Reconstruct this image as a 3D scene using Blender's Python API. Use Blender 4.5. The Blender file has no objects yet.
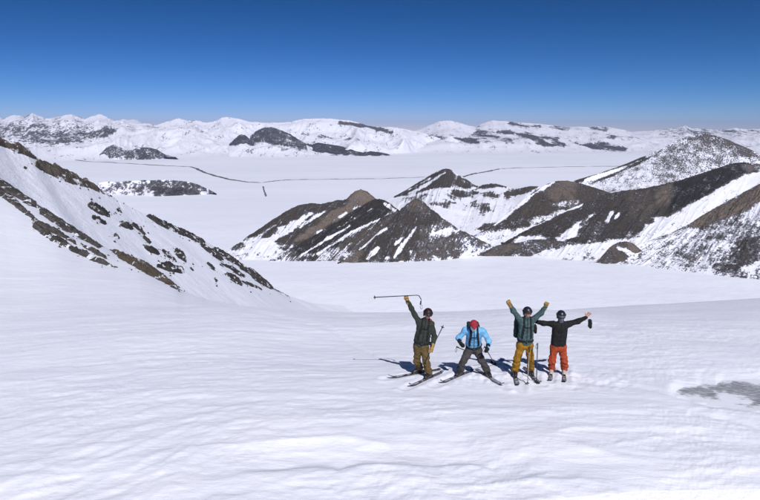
import bpy, math, random
import numpy as np

# ------------------------------------------------------------------ camera
SC = bpy.context.scene
COL = SC.collection
FPX, PITCH = 600.0, math.radians(11.3)          # focal length for a 760 px wide picture; looks down 11.3 deg
CP, SP = math.cos(PITCH), math.sin(PITCH)
cam_d = bpy.data.cameras.new('camera')
cam = bpy.data.objects.new('camera', cam_d)
COL.objects.link(cam)
cam_d.sensor_width = 36.0
cam_d.lens = 36.0 * FPX / 760.0
cam_d.clip_start = 0.1
cam_d.clip_end = 200000.0
cam.location = (0, 0, 0)                        # eye height is the zero of the scene
cam.rotation_euler = (math.pi / 2 - PITCH, 0, 0)
SC.camera = cam

# ------------------------------------------------------------------ light
SUN_EL, SUN_AZ = math.radians(45.0), math.radians(166.0)   # high sun behind the photographer, a little to the right
world = bpy.data.worlds.new('World')
SC.world = world
world.use_nodes = True
wn = world.node_tree
bg = wn.nodes['Background']
sky = wn.nodes.new('ShaderNodeTexSky')
sky.sky_type = 'NISHITA'
sky.sun_disc = False
sky.sun_elevation = SUN_EL
sky.sun_rotation = SUN_AZ
sky.altitude = 4800
sky.air_density = 1.0
sky.dust_density = 0.1
sky.ozone_density = 4.0
SKY_S = 0.085
bg.inputs[1].default_value = SKY_S
# thin dry high-altitude air: deepen the blue away from the horizon, one power law per channel over the whole dome
sep = wn.nodes.new('ShaderNodeSeparateColor'); comb = wn.nodes.new('ShaderNodeCombineColor')
wn.links.new(sky.outputs[0], sep.inputs[0])
for ch, (gain, power) in enumerate(((1.80, 2.46), (0.91, 1.67), (1.09, 1.75))):
    pw = wn.nodes.new('ShaderNodeMath'); pw.operation = 'POWER'; pw.inputs[1].default_value = power
    ml = wn.nodes.new('ShaderNodeMath'); ml.operation = 'MULTIPLY'; ml.inputs[1].default_value = gain * SKY_S ** (power - 1)
    wn.links.new(sep.outputs[ch], pw.inputs[0]); wn.links.new(pw.outputs[0], ml.inputs[0]); wn.links.new(ml.outputs[0], comb.inputs[ch])
wn.links.new(comb.outputs[0], bg.inputs[0])
sun_d = bpy.data.lights.new('sun', 'SUN')
sun_d.energy = 4.7
sun_d.angle = math.radians(0.5)
sun_d.color = (1.0, 0.97, 0.97)
sun = bpy.data.objects.new('sun', sun_d)
COL.objects.link(sun)
sun.rotation_euler = (math.pi / 2 - SUN_EL, 0, math.pi - SUN_AZ)
sun.location = (20, -80, 90)
SC.view_settings.view_transform = 'Standard'
SC.view_settings.look = 'None'
SC.view_settings.exposure = 0.0
SC.view_settings.gamma = 1.0
SC.cycles.max_bounces = 6
SC.cycles.volume_bounces = 0

# ------------------------------------------------------------------ geometry helpers
def ray(px, py):
    """direction through a point of the 760 x 500 picture, scaled so that y = 1"""
    u = (np.asarray(px, float) - 380) / FPX
    v = (250 - np.asarray(py, float)) / FPX
    dy = CP + v * SP
    return u / dy, np.ones_like(u) * 1.0, (-SP + v * CP) / dy

def at(px, py, Y):
    dx, _, dz = ray(px, py)
    return np.stack([dx * Y, np.ones_like(dx) * Y, dz * Y], -1)

def on_plane(px, py, z):
    dx, _, dz = ray(px, py)
    return at(px, py, z / dz)

def proj(P):
    x, y, z = P[..., 0], P[..., 1], P[..., 2]
    d = y * CP - z * SP
    d = np.where(d < 0.05, 0.05, d)
    return 380 + FPX * x / d, 250 - FPX * (y * SP + z * CP) / d

def sstep(a, b, x):
    t = np.clip((x - a) / (b - a), 0, 1)
    return t * t * (3 - 2 * t)

def _hash(ix, iy, iz, seed):
    h = (ix.astype(np.int64) * 374761393 + iy.astype(np.int64) * 668265263 + iz.astype(np.int64) * 2147483647 + seed * 974634777) & 0xffffffff
    h = ((h ^ (h >> 13)) * 1274126177) & 0xffffffff
    h = h ^ (h >> 16)
    return (h & 0xffffff) / float(0xffffff)

def noise(x, y, z=None, seed=0):
    """value noise, 0..1"""
    x = np.asarray(x, float); y = np.asarray(y, float)
    z = np.zeros_like(x) if z is None else np.asarray(z, float)
    ix, iy, iz = np.floor(x), np.floor(y), np.floor(z)
    fx, fy, fz = x - ix, y - iy, z - iz
    fx, fy, fz = [f * f * f * (f * (f * 6 - 15) + 10) for f in (fx, fy, fz)]
    r = 0
    for a in (0, 1):
        for b in (0, 1):
            for c in (0, 1):
                w = (fx if a else 1 - fx) * (fy if b else 1 - fy) * (fz if c else 1 - fz)
                r = r + w * _hash(ix + a, iy + b, iz + c, seed)
    return r

def noise2(x, y, seed=0):
    x = np.asarray(x, float); y = np.asarray(y, float)
    ix, iy = np.floor(x), np.floor(y)
    fx, fy = x - ix, y - iy
    fx, fy = [f * f * f * (f * (f * 6 - 15) + 10) for f in (fx, fy)]
    zz = np.zeros_like(ix)
    h = lambda a, b: _hash(ix + a, iy + b, zz, seed)
    return (h(0, 0) * (1 - fx) + h(1, 0) * fx) * (1 - fy) + (h(0, 1) * (1 - fx) + h(1, 1) * fx) * fy

def fbm(x, y, seed=0, octv=4, gain=0.5):
    r, a, t = 0, 1.0, 0
    for o in range(octv):
        c, s = math.cos(0.7 * o), math.sin(0.7 * o)
        r = r + a * noise2(x * c - y * s + 17.3 * o, x * s + y * c - 9.1 * o, seed + o)
        t += a; a *= gain; x = x * 2.03; y = y * 2.03
    return r / t

def ridged(x, y, seed=0, octv=4, gain=0.5):
    r, a, t = 0, 1.0, 0
    for o in range(octv):
        c, s = math.cos(0.7 * o), math.sin(0.7 * o)
        n = 1 - np.abs(2 * noise2(x * c - y * s + 17.3 * o, x * s + y * c - 9.1 * o, seed + o) - 1)
        r = r + a * n * n
        t += a; a *= gain; x = x * 2.03; y = y * 2.03
    return r / t

def sd_poly(px, py, pts):
    """signed distance to a polygon, negative inside"""
    pts = np.asarray(pts, float)
    d = np.full(px.shape, 1e18)
    s = np.ones(px.shape)
    n = len(pts)
    for i in range(n):
        a, b = pts[i], pts[i - 1]
        ex, ey = b[0] - a[0], b[1] - a[1]
        wx, wy = px - a[0], py - a[1]
        t = np.clip((wx * ex + wy * ey) / (ex * ex + ey * ey + 1e-12), 0, 1)
        d = np.minimum(d, (wx - ex * t) ** 2 + (wy - ey * t) ** 2)
        c1, c2, c3 = py >= a[1], py < b[1], ex * wy > ey * wx
        s = np.where((c1 & c2 & c3) | (~c1 & ~c2 & ~c3), -s, s)
    return s * np.sqrt(d)

def sd_line(px, py, pts, w):
    """distance to a stroke; w may be one width or one per point"""
    pts = np.asarray(pts, float)
    w = np.full(len(pts), float(w)) if np.isscalar(w) else np.asarray(w, float)
    d = np.full(px.shape, 1e18)
    for i in range(len(pts) - 1):
        a, b = pts[i], pts[i + 1]
        ex, ey = b - a
        wx, wy = px - a[0], py - a[1]
        t = np.clip((wx * ex + wy * ey) / (ex * ex + ey * ey + 1e-12), 0, 1)
        d = np.minimum(d, np.hypot(wx - ex * t, wy - ey * t) - (w[i] + (w[i + 1] - w[i]) * t))
    return d

def new_mesh(name, verts, faces, mat=None, parent=None, smooth=True):
    """ONE mesh object from numpy vertices and quads/triangles (array, or list of lists)"""
    me = bpy.data.meshes.new(name)
    verts = np.asarray(verts, np.float32).reshape(-1, 3)
    if isinstance(faces, np.ndarray):
        nf, k = faces.shape
        me.vertices.add(len(verts)); me.vertices.foreach_set('co', verts.ravel())
        me.loops.add(nf * k); me.loops.foreach_set('vertex_index', faces.astype(np.int32).ravel())
        me.polygons.add(nf); me.polygons.foreach_set('loop_start', np.arange(0, nf * k, k, dtype=np.int32))
        me.update(calc_edges=True)
    else:
        me.from_pydata(verts.tolist(), [], [list(f) for f in faces]); me.update()
    if smooth:
        me.polygons.foreach_set('use_smooth', np.ones(len(me.polygons), bool))
    o = bpy.data.objects.new(name, me)
    COL.objects.link(o)
    if mat is not None:
        me.materials.append(mat)
    if parent is not None:
        o.parent = parent
    return o

def tag(o, label=None, cat=None, group=None, kind=None):
    if label: o['label'] = label
    if cat: o['category'] = cat
    if group: o['group'] = group
    if kind: o['kind'] = kind
    return o

def vattr(o, name, data):
    """per-vertex vector attribute"""
    a = o.data.attributes.new(name, 'FLOAT_VECTOR', 'POINT')
    a.data.foreach_set('vector', np.asarray(data, np.float32).ravel())

def grid_faces(nr, nc):
    i = np.arange(nr - 1)[:, None] * nc + np.arange(nc - 1)[None, :]
    return np.stack([i, i + 1, i + nc + 1, i + nc], -1).reshape(-1, 4)

def curve(pts, s):
    """smooth curve through control points, s in 0..1 (monotone-ish Catmull-Rom blended with linear)"""
    P = np.asarray(pts, float); n = len(P)
    f = np.clip(s * (n - 1), 0, n - 1 - 1e-9); i = f.astype(int); t = (f - i)[:, None]
    p0, p1, p2, p3 = P[np.maximum(i - 1, 0)], P[i], P[i + 1], P[np.minimum(i + 2, n - 1)]
    cr = 0.5 * ((2 * p1) + (-p0 + p2) * t + (2 * p0 - 5 * p1 + 4 * p2 - p3) * t ** 2 + (-p0 + 3 * p1 - 3 * p2 + p3) * t ** 3)
    return 0.45 * cr + 0.55 * (p1 + (p2 - p1) * t)

# ------------------------------------------------------------------ materials
class NT:
    def __init__(self, name):
        self.m = bpy.data.materials.new(name); self.m.use_nodes = True
        self.t = self.m.node_tree; self.b = self.t.nodes['Principled BSDF']
    def n(self, typ, ins=None, **kw):
        nd = self.t.nodes.new('ShaderNode' + typ)
        for k, v in kw.items(): setattr(nd, k, v)
        for k, v in (ins or {}).items(): self.put(nd.inputs[k], v)
        return nd
    def put(self, sock, v):
        if isinstance(v, bpy.types.NodeSocket): self.t.links.new(v, sock)
        else: sock.default_value = v
    def math(self, op, a, b=0.0, c=0.0, clamp=False):
        nd = self.n('Math', operation=op, use_clamp=clamp)
        for s, v in zip(nd.inputs, (a, b, c)): self.put(s, v)
        return nd.outputs[0]
    def noise(self, vec, scale, detail=4.0, rough=0.55, dist=0.0):
        return self.n('TexNoise', {'Vector': vec, 'Scale': scale, 'Detail': detail, 'Roughness': rough, 'Distortion': dist}).outputs['Fac']
    def map(self, vec, scale=(1, 1, 1), rot=(0, 0, 0)):
        return self.n('Mapping', {'Vector': vec, 'Scale': scale, 'Rotation': rot}).outputs[0]
    def mix(self, f, a, b, blend='MIX'):
        nd = self.n('Mix', data_type='RGBA', blend_type=blend)
        self.put(nd.inputs[0], f); self.put(nd.inputs[6], a); self.put(nd.inputs[7], b)
        return nd.outputs[2]
    def rng(self, v, a, b, c=0.0, d=1.0, smooth=True):
        nd = self.n('MapRange', {'Value': v, 'From Min': a, 'From Max': b, 'To Min': c, 'To Max': d})
        nd.interpolation_type = 'SMOOTHSTEP' if smooth else 'LINEAR'
        return nd.outputs[0]
    def bump(self, h, strength, dist, normal=None):
        nd = self.n('Bump', {'Height': h, 'Strength': strength, 'Distance': dist})
        if normal is not None: self.put(nd.inputs['Normal'], normal)
        return nd.outputs[0]

def rgb(r, g, b): return (r, g, b, 1.0)

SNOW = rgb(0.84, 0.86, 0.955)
SNOW2 = rgb(0.80, 0.82, 0.93)
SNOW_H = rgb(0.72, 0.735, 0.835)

def mat_snow_near():
    k = NT('snow_near'); co = k.n('TexCoord').outputs['Object']
    st = k.map(co, (0.55, 1.6, 1.0), (0, 0, 0.12))
    n1 = k.noise(st, 0.8, 5, 0.6)
    n2 = k.noise(k.map(co, (1.0, 1.7, 1.0), (0, 0, 0.1)), 4.0, 5, 0.6)
    n3 = k.noise(co, 45.0, 3, 0.6)
    k.put(k.b.inputs['Base Color'], k.mix(k.rng(n1, 0.35, 0.65), SNOW2, SNOW))
    k.put(k.b.inputs['Roughness'], 0.55)
    k.put(k.b.inputs['Specular IOR Level'], 0.25)
    b1 = k.bump(n1, 0.5, 0.10)
    b2 = k.bump(n2, 0.4, 0.03, b1)
    b3 = k.bump(n3, 0.5, 0.008, b2)
    k.put(k.b.inputs['Normal'], b3)
    return k.m

def mat_plain():
    k = NT('snow_plain'); co = k.n('TexCoord').outputs['Object']
    n1 = k.noise(k.map(co, (0.5, 1.4, 1)), 0.0016, 6, 0.62)
    n2 = k.noise(k.map(co, (1, 1, 1)), 0.02, 4, 0.6)
    f = k.math('ADD', k.math('MULTIPLY', n1, 0.8), k.math('MULTIPLY', n2, 0.2))
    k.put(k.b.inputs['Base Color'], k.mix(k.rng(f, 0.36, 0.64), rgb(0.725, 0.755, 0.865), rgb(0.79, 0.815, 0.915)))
    k.put(k.b.inputs['Roughness'], 0.6)
    k.put(k.b.inputs['Specular IOR Level'], 0.2)
    k.put(k.b.inputs['Normal'], k.bump(n2, 0.4, 6.0))
    return k.m

def mat_hill(name, size=1.0, streak=(60, 5), sa=0.5, na=0.6, fa=0.35, edge=0.05, keep=0.62, snow=None, dark=(0.015, 0.015, 0.018), mid=(0.080, 0.068, 0.060), tan=(0.235, 0.188, 0.155), ysc=1.0):
    """snow-dusted rock; 'surf' = (rock amount, rock tint, unused), 'strip' = (along, down, 0)"""
    k = NT(name); co = k.n('TexCoord').outputs['Object']
    at_ = k.n('Attribute', attribute_name='surf').outputs['Vector']
    sp = k.n('SeparateXYZ', {0: at_})
    rock, tint = sp.outputs[0], sp.outputs[1]
    uv = k.n('Attribute', attribute_name='strip').outputs['Vector']
    st1 = k.noise(k.map(uv, (streak[0], streak[1], 1)), 1.0, 5, 0.62, 0.4)
    st2 = k.noise(k.map(uv, (streak[0] * 3.1, streak[1] * 3.2, 1)), 1.0, 4, 0.6, 0.3)
    st = k.math('ADD', k.math('MULTIPLY', st1, 0.5), k.math('MULTIPLY', st2, 0.5))
    if ysc != 1.0: co = k.map(co, (1, ysc, 1))
    nb = k.noise(co, 0.03 / size, 6, 0.66)
    nf = k.noise(co, 0.22 / size, 5, 0.7)
    rock = k.math('MULTIPLY_ADD', k.math('SUBTRACT', rock, 0.5), keep, 0.5)
    v = k.math('ADD', rock, k.math('MULTIPLY', k.math('SUBTRACT', st, 0.5), sa * 2.9))
    v = k.math('ADD', v, k.math('MULTIPLY', k.math('SUBTRACT', nb, 0.5), na * 1.9))
    v = k.math('ADD', v, k.math('MULTIPLY', k.math('SUBTRACT', nf, 0.5), fa * 1.9))
    fac = k.math('ADD', k.math('MULTIPLY', k.rng(v, 0.5 - edge, 0.5 + edge), 0.80), k.math('MULTIPLY', k.rng(v, 0.42, 0.80), 0.20))
    t2 = k.math('ADD', tint, k.math('MULTIPLY', k.math('SUBTRACT', k.math('ADD', k.math('MULTIPLY', st, 0.55), k.math('MULTIPLY', nb, 0.45)), 0.5), 2.1), clamp=True)
    rp = k.n('ValToRGB', {0: t2})
    e = rp.color_ramp.elements
    e[0].position = 0.05; e[0].color = rgb(*dark)
    e[1].position = 1.0; e[1].color = rgb(*tan)
    m = e.new(0.5); m.color = rgb(*mid)
    rc = k.mix(k.rng(nf, 0.3, 0.7, 0.0, 0.55), rp.outputs[0], rgb(*[c * 0.45 for c in mid]))
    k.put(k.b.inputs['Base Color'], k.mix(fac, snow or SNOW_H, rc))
    k.put(k.b.inputs['Roughness'], k.rng(fac, 0, 1, 0.6, 0.9))
    k.put(k.b.inputs['Specular IOR Level'], 0.2)
    h = k.math('ADD', k.math('MULTIPLY', nb, 1.2), k.math('MULTIPLY', nf, 0.4))
    h = k.math('ADD', k.math('MULTIPLY', h, k.rng(fac, 0, 1, 0.25, 1.0)), k.math('MULTIPLY', fac, 0.12))
    k.put(k.b.inputs['Normal'], k.bump(h, 0.8, 14.0 * size))
    return k.m

def mat_rock(name, c1, c2, scale=0.3, bump=2.0):
    """bare rock, with snow caught in the hollows"""
    k = NT(name); co = k.n('TexCoord').outputs['Object']
    n1 = k.noise(co, scale, 6, 0.68); n2 = k.noise(co, scale * 6, 4, 0.7)
    n3 = k.noise(k.map(co, (1.0, 0.35, 0.6), (0, 0, 0.5)), scale * 2.2, 4, 0.6)
    c = k.mix(k.rng(n1, 0.35, 0.65), rgb(*c1), rgb(*c2))
    c = k.mix(k.rng(n2, 0.45, 0.75, 0, 0.6), c, rgb(*[x * 0.4 for x in c1]))
    sn = k.math('MULTIPLY', k.rng(n3, 0.57, 0.63), k.rng(n2, 0.3, 0.5))
    k.put(k.b.inputs['Base Color'], k.mix(sn, c, SNOW))
    k.put(k.b.inputs['Roughness'], 0.9)
    k.put(k.b.inputs['Specular IOR Level'], 0.2)
    k.put(k.b.inputs['Normal'], k.bump(k.math('ADD', n1, k.math('MULTIPLY', n2, 0.35)), 0.9, bump))
    return k.m

def plain(name, c, rough=0.5, metal=0.0):
    k = NT(name); co = k.n('TexCoord').outputs['Object']
    n = k.noise(co, 40, 3, 0.6)
    k.put(k.b.inputs['Base Color'], k.mix(k.rng(n, 0.3, 0.7), rgb(*[x * 0.8 for x in c]), rgb(*c)))
    k.put(k.b.inputs['Roughness'], rough); k.put(k.b.inputs['Metallic'], metal)
    return k.m

M_NEAR = mat_snow_near()
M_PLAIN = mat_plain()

# ------------------------------------------------------------------ the snow slope the skiers stand on
ZB = -300.0                                            # level of the snowy basin and of the plain
CREST = [(-60, 145, 120), (0, 179, 112), (24, 195, 106), (51, 213, 98), (79, 233, 90), (114, 252, 80), (138, 260, 75), (158, 274, 68),
         (174, 284, 62), (184, 292, 58), (210, 300, 48), (250, 307, 41), (310, 312, 36), (380, 313, 35), (480, 311, 36),
         (590, 307, 46), (680, 303, 52), (760, 298, 54), (860, 290, 58)]
_c = curve(CREST, np.linspace(0, 1, 181))
_dx, _dy, _dz = ray(_c[:, 0], _c[:, 1])
C_AZ = np.arctan2(_dx, _dy); C_T = -_dz / np.hypot(_dx, _dy); C_D = _c[:, 2]
C_W = np.where(_c[:, 0] < 330, sstep(260, 150, _c[:, 0]), sstep(500, 620, _c[:, 0]))
TC0 = 0.2775
def base_z(rho, w):
    """radial profile of the slope: w = 0 the gentle bench straight ahead, w = 1 the steeper flanks"""
    r = np.asarray(rho, float)
    z1 = np.interp(r, [0, 7, 11, 14.5, 22, 26, 30, 34, 38, 43, 48, 55, 3000],
                   [-4.75, -5.40, -5.77, -6.215, -7.45, -8.23, -9.08, -10.0, -10.95, -12.16, -13.4, -15.26, -15.26 - TC0 * 2945])
    z0 = np.interp(r, [0, 7, 11, 14.5, 22, 28, 31, 34, 3000], [-4.75, -5.40, -5.77, -6.215, -7.33, -8.22, -8.72, -9.44, -9.44 - TC0 * 2966])
    return z0 + (z1 - z0) * w
def bank_rim(az):
    """distance to the rim of the snow bank the photographer stands on"""
    vy = CP + (250 - 500) / FPX * SP; vz = -SP + (250 - 500) / FPX * CP
    tv = -vz / vy * np.cos(np.clip(az, -0.65, 0.65))
    tl = tv * np.interp(az, [-4, 0.14, 0.30, 0.45, 0.62, 0.75, 4], [1.16, 1.16, 1.0, 0.972, 0.966, 0.975, 1.2])
    return 2.75 / np.maximum(tl + 0.30, 0.2)
def smooth_z(rho, az):
    """height of the slope without small relief"""
    rho = np.asarray(rho, float); az = np.asarray(az, float)
    w = np.interp(az, C_AZ, C_W)
    z0 = (base_z(rho * 0.96, w) + base_z(rho, w) + base_z(rho * 1.04, w)) / 3
    tc = np.interp(az, C_AZ, C_T); dc = np.interp(az, C_AZ, C_D)
    t = -z0 / np.maximum(rho, 1e-3)
    t = np.where(rho > 30, np.minimum(t, np.maximum(TC0 + 0.006, t * (rho < 48))), t)
    t = t + (tc - TC0) * sstep(9.0, 1.0 * dc, rho)
    z = -t * rho
    # beyond the brow the slope falls away to the basin
    over = np.maximum(rho - dc, 0)
    z = z - 0.004 * np.minimum(over, 40) ** 2 - np.maximum(over - 40, 0) * 0.16
    # the bank the photographer stands on
    rl = bank_rim(az)
    zk = -2.75 + 0.30 * np.minimum(rho, rl) - 2.6 * np.maximum(rho - rl, 0) - 0.5 * np.maximum(rho - rl, 0) ** 2
    return np.maximum(z, zk)

def ground(x, y):
    return smooth_z(np.hypot(x, y), np.arctan2(x, y))

def hit(px, py):
    """point of the smooth slope seen at a picture point"""
    dx, dy, dz = [float(a) for a in ray(px, py)]
    lo, hi = 4.6, 60.0
    for y in np.arange(4.6, 60, 0.05):
        if dz * y < ground(dx * y, y): hi = y; break
        lo = y
    for _ in range(30):
        m = (lo + hi) / 2
        if dz * m < ground(dx * m, m): hi = m
        else: lo = m
    return np.array([dx * hi, hi, dz * hi])

ICE = [(677, 391), (684, 387.5), (697, 386), (702, 383.5), (716, 385), (724, 381.5), (742, 382), (760, 381.5), (774, 383), (785, 389), (788, 397), (780, 405), (768, 408.5), (757, 407), (745, 406.5), (728, 404), (712, 402.5), (704, 399.5), (690, 397.5)]
ICE_SNOW = [(715, 394), (722, 393), (738, 398), (750, 402.5), (746, 405), (732, 402), (722, 398.5)]
SKIS = {}                                               # filled here so that the snow can be pressed down along them
SKI_PX = [((404.5, 390.5), (446, 371.5)), ((383, 380.5), (440, 370.3)),
          ((434, 387.5), (474, 370.5)), ((508, 390), (474, 368.5)),
          ((519.5, 391.5), (511.5, 366.5)), ((541, 386.5), (524, 368.5)),
          ((564.5, 384.5), (563.5, 366.5)), ((550, 383.0), (552.5, 367))]
SKI_3D = [(hit(*a), hit(*b)) for a, b in SKI_PX]

def relief(x, y, rho, px, py):
    """wind drift, sastrugi and trampled snow, metres"""
    vis = sstep(3.5, 7.5, rho)
    fade = 1 - 0.6 * sstep(20, 60, rho)
    wx = x + 1.2 * (fbm(x * 0.25, y * 0.25, 3, 2) - 0.5)
    wy = y + 1.0 * (fbm(x * 0.3, y * 0.3, 5, 3) - 0.5)
    a = 0.16
    al, ac = wx * math.cos(a) + wy * math.sin(a), -wx * math.sin(a) + wy * math.cos(a)
    big = (fbm(x * 0.09, y * 0.16, 11, 3) - 0.5) * 0.36
    s1 = ridged(al * 0.30, ac * 1.05, 21, 3)            # long low drifts
    s2 = ridged(al * 0.9, ac * 3.2, 31, 3)
    lobes = fbm(al * 0.9, ac * 0.55, 77, 2)
    near = 1 - sstep(9.5, 14.5, rho)
    patch = sstep(0.40, 0.62, fbm(x * 0.16, y * 0.3, 41, 3))
    # one stepped drift edge that crosses the foreground, scalloped
    edge = 9.35 + 0.05 * x + 0.5 * (noise2(x * 0.35, x * 0 + 3, 5) - 0.5) + 0.17 * np.abs(np.sin(x * 2.6 + 4.0 * noise2(x * 0.8, x * 0, 9)))
    step = 0.085 * sstep(-0.12, 0.16, rho - edge) * (1 - sstep(0.3, 1.6, rho - edge)) * sstep(0.25, 0.55, noise2(x * 0.33 + 4, y * 0, 15))
    h = big * fade + (0.055 * s1 * (0.35 + 0.9 * near) + 0.028 * s2 * (0.25 + patch)) * fade + 0.10 * near * (lobes - 0.5) * (0.3 + patch) - step * 0.9
    h = h + 0.012 * (fbm(x * 2.2, y * 5, 51, 3) - 0.5)
    crust = sstep(0.42, 0.66, fbm(x * 0.35 + 7, y * 0.6, 43, 3))
    h = h + 0.024 * crust * fade * (ridged(al * 1.6, ac * 4.6, 53, 4, 0.65) - 0.35)
    h = h + 0.010 * (1 - 0.6 * sstep(11, 20, rho)) * (ridged(al * 3.4, ac * 7.0, 57, 3, 0.6) - 0.35) * (0.4 + crust)
    # diagonal blown streaks at lower left
    dl = sstep(-1, -5, x) * (1 - sstep(10, 16, rho))
    h = h + dl * 0.055 * (ridged((x * 0.8 - y * 0.6) * 1.5, (x * 0.6 + y * 0.8) * 0.4, 61, 3) - 0.4)
    calm = sstep(1.75, 0.55, np.sqrt(((x - 2.75) / 3.1) ** 2 + ((y - 14.4) / 1.6) ** 2))
    h = h * (1 - calm) + 0.02 * calm
    # trampled snow round the skiers and the crust to their right
    tr = np.exp(-((px - 487) / 75.0) ** 2 - ((py - 377) / 8.5) ** 2) + 0.55 * np.exp(-((px - 600) / 50.0) ** 2 - ((py - 384) / 10.0) ** 2) \
        + 0.14 * sstep(560, 620, px) * sstep(312, 330, py) * (1 - sstep(372, 392, py))
    h = h + tr * (0.12 * (fbm(x * 3.1, y * 2.6, 71, 3, 0.6) - 0.5) + 0.05 * (noise2(x * 8.5, y * 6.5, 73) - 0.5))
    for p, q in SKI_3D:                                  # the skis sit in pressed tracks
        d = sd_line(x, y, [p[:2], q[:2]], 0.06)
        m = sstep(0.12, 0.0, d)
        h = h * (1 - m) + np.minimum(h, 0.012) * m
        h = h + 0.035 * np.exp(-((d - 0.16) / 0.08) ** 2) * noise2(x * 5, y * 5, 81)
    for pts in ([(575, 381), (640, 389), (700, 404), (770, 414)], [(690, 416), (725, 421), (765, 432)], [(205, 300), (330, 330), (372, 352)]):
        d = sd_line(px, py, pts, 0.3)
        h = h - 0.035 * np.exp(-(d / 2.0) ** 2) * (0.4 + noise2(x * 3, y * 3, 91))
    return h * vis

def build_slope():
    az_in = np.linspace(math.radians(-37), math.radians(37), 770)
    az_l = np.radians(np.linspace(-180, -37.6, 56)); az_r = np.radians(np.linspace(37.6, 180, 56))
    az = np.concatenate([az_l, az_in, az_r])
    rl = bank_rim(az)[None]
    far = np.concatenate([np.geomspace(5.6, 62, 365), np.geomspace(62.6, 130, 80), np.geomspace(133, 900, 46)])
    R = np.concatenate([np.linspace(0.12, 0.97, 14)[:, None] * rl, np.linspace(0.98, 1.0, 3)[:, None] * rl, rl + (5.6 - rl) * np.linspace(0.004, 0.97, 30)[:, None] ** 1.6,
                        np.repeat(far[:, None], len(az), 1)], 0)
    A = np.repeat(az[None], len(R), 0)
    X, Y = R * np.sin(A), R * np.cos(A)
    Z = smooth_z(R, A)
    px, py = proj(np.stack([X, Y, Z], -1))
    px = np.where(Y > 0.5, px, -9999.0)
    H = relief(X, Y, R, px, py)
    H = H + (R > 55) * 0
    sd = sd_poly(px, py, ICE); sn = sd_poly(px, py, ICE_SNOW)
    ice = sstep(11.0, 0.0, sd + 3 * (fbm(X * 1.8, Y * 3.0, 88, 5, 0.65) - 0.5))
    H = H * (1 - 0.9 * sstep(9, -2, sd)) - 0.034 * ice * (Y > 0)
    Z = np.maximum(Z + H, ZB - 6)
    V = np.stack([X, Y, Z], -1).reshape(-1, 3)
    o = new_mesh('snow_slope', V, grid_faces(len(R), len(az)), M_NEAR)
    sm = np.ones((len(R) - 1, len(az) - 1), bool); sm[13:22] = False           # crisp rim of the bank
    o.data.polygons.foreach_set('use_smooth', sm.ravel())
    tag(o, 'wind-rippled white snow slope the four skiers stand on', kind='structure')
    return o
build_slope()

def build_ice():
    k = NT('grey_ice'); co = k.n('TexCoord').outputs['Object']
    n = k.noise(co, 1.3, 6, 0.65); n2 = k.noise(k.map(co, (1, 2.2, 1)), 5.0, 4, 0.6)
    c = k.mix(k.rng(n, 0.38, 0.62), rgb(0.25, 0.25, 0.275), rgb(0.36, 0.365, 0.41))
    c = k.mix(k.rng(n2, 0.44, 0.66, 0, 0.75), c, rgb(0.62, 0.63, 0.68))
    ed = k.n('SeparateXYZ', {0: k.n('Attribute', attribute_name='edge').outputs['Vector']}).outputs[0]     # thin snow thickens towards the rim
    cov = k.math('ADD', ed, k.math('MULTIPLY', k.math('SUBTRACT', n, 0.5), 26.0))
    cov = k.math('ADD', cov, k.math('MULTIPLY', k.math('SUBTRACT', n2, 0.5), 12.0))
    c = k.mix(k.rng(cov, -3.0, 1.8), c, SNOW)
    k.put(k.b.inputs['Base Color'], c); k.put(k.b.inputs['Roughness'], 0.5)
    k.put(k.b.inputs['Normal'], k.bump(n2, 0.4, 0.02))
    pts = np.array([hit(*p) for p in ICE])
    x0, x1, y0, y1 = pts[:, 0].min() - .5, pts[:, 0].max() + .5, pts[:, 1].min() - .6, pts[:, 1].max() + .6
    X, Y = np.meshgrid(np.linspace(x0, x1, 120), np.linspace(y0, y1, 90), indexing='ij')
    Z = ground(X, Y) - 0.016 + 0.022 * (fbm(X * 0.8, Y * 0.8, 4, 3) - 0.5)
    px, py = proj(np.stack([X, Y, Z], -1))
    Z = Z - 0.2 * sstep(4, 12, sd_poly(px, py, ICE))
    o = new_mesh('ice_patch', np.stack([X, Y, Z], -1).reshape(-1, 3), grid_faces(120, 90)[:, ::-1], k.m)
    sd = np.maximum(sd_poly(px, py, ICE), -sd_poly(px, py, ICE_SNOW)) + 1.0
    vattr(o, 'edge', np.stack([sd, sd * 0, sd * 0], -1).reshape(-1, 3))
    tag(o, 'grey bare ice patch showing through the snow to the right of the skiers', kind='structure')
build_ice()

def build_plain():
    az = np.radians(np.linspace(-180, 180, 241))
    rho = np.concatenate([np.geomspace(300, 20000, 120), np.geomspace(20500, 30000, 10)])
    R, A = np.meshgrid(rho, az, indexing='ij')
    X, Y = R * np.sin(A), R * np.cos(A)
    Z = ZB + 1.6 * (fbm(X / 160, Y / 160, 7, 3) - 0.5)
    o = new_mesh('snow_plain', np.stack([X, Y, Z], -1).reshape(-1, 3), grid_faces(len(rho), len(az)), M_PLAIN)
    tag(o, 'wide flat white snow plain running to the far mountains', kind='structure')
build_plain()

# ------------------------------------------------------------------ hills and mountains
def to3(pts, z=ZB - 3):
    out = []
    for p in pts:
        out.append(at(p[0], p[1], p[2]) if len(p) > 2 and p[2] else on_plane(p[0], p[1], z))
    return np.array(out)

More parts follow.
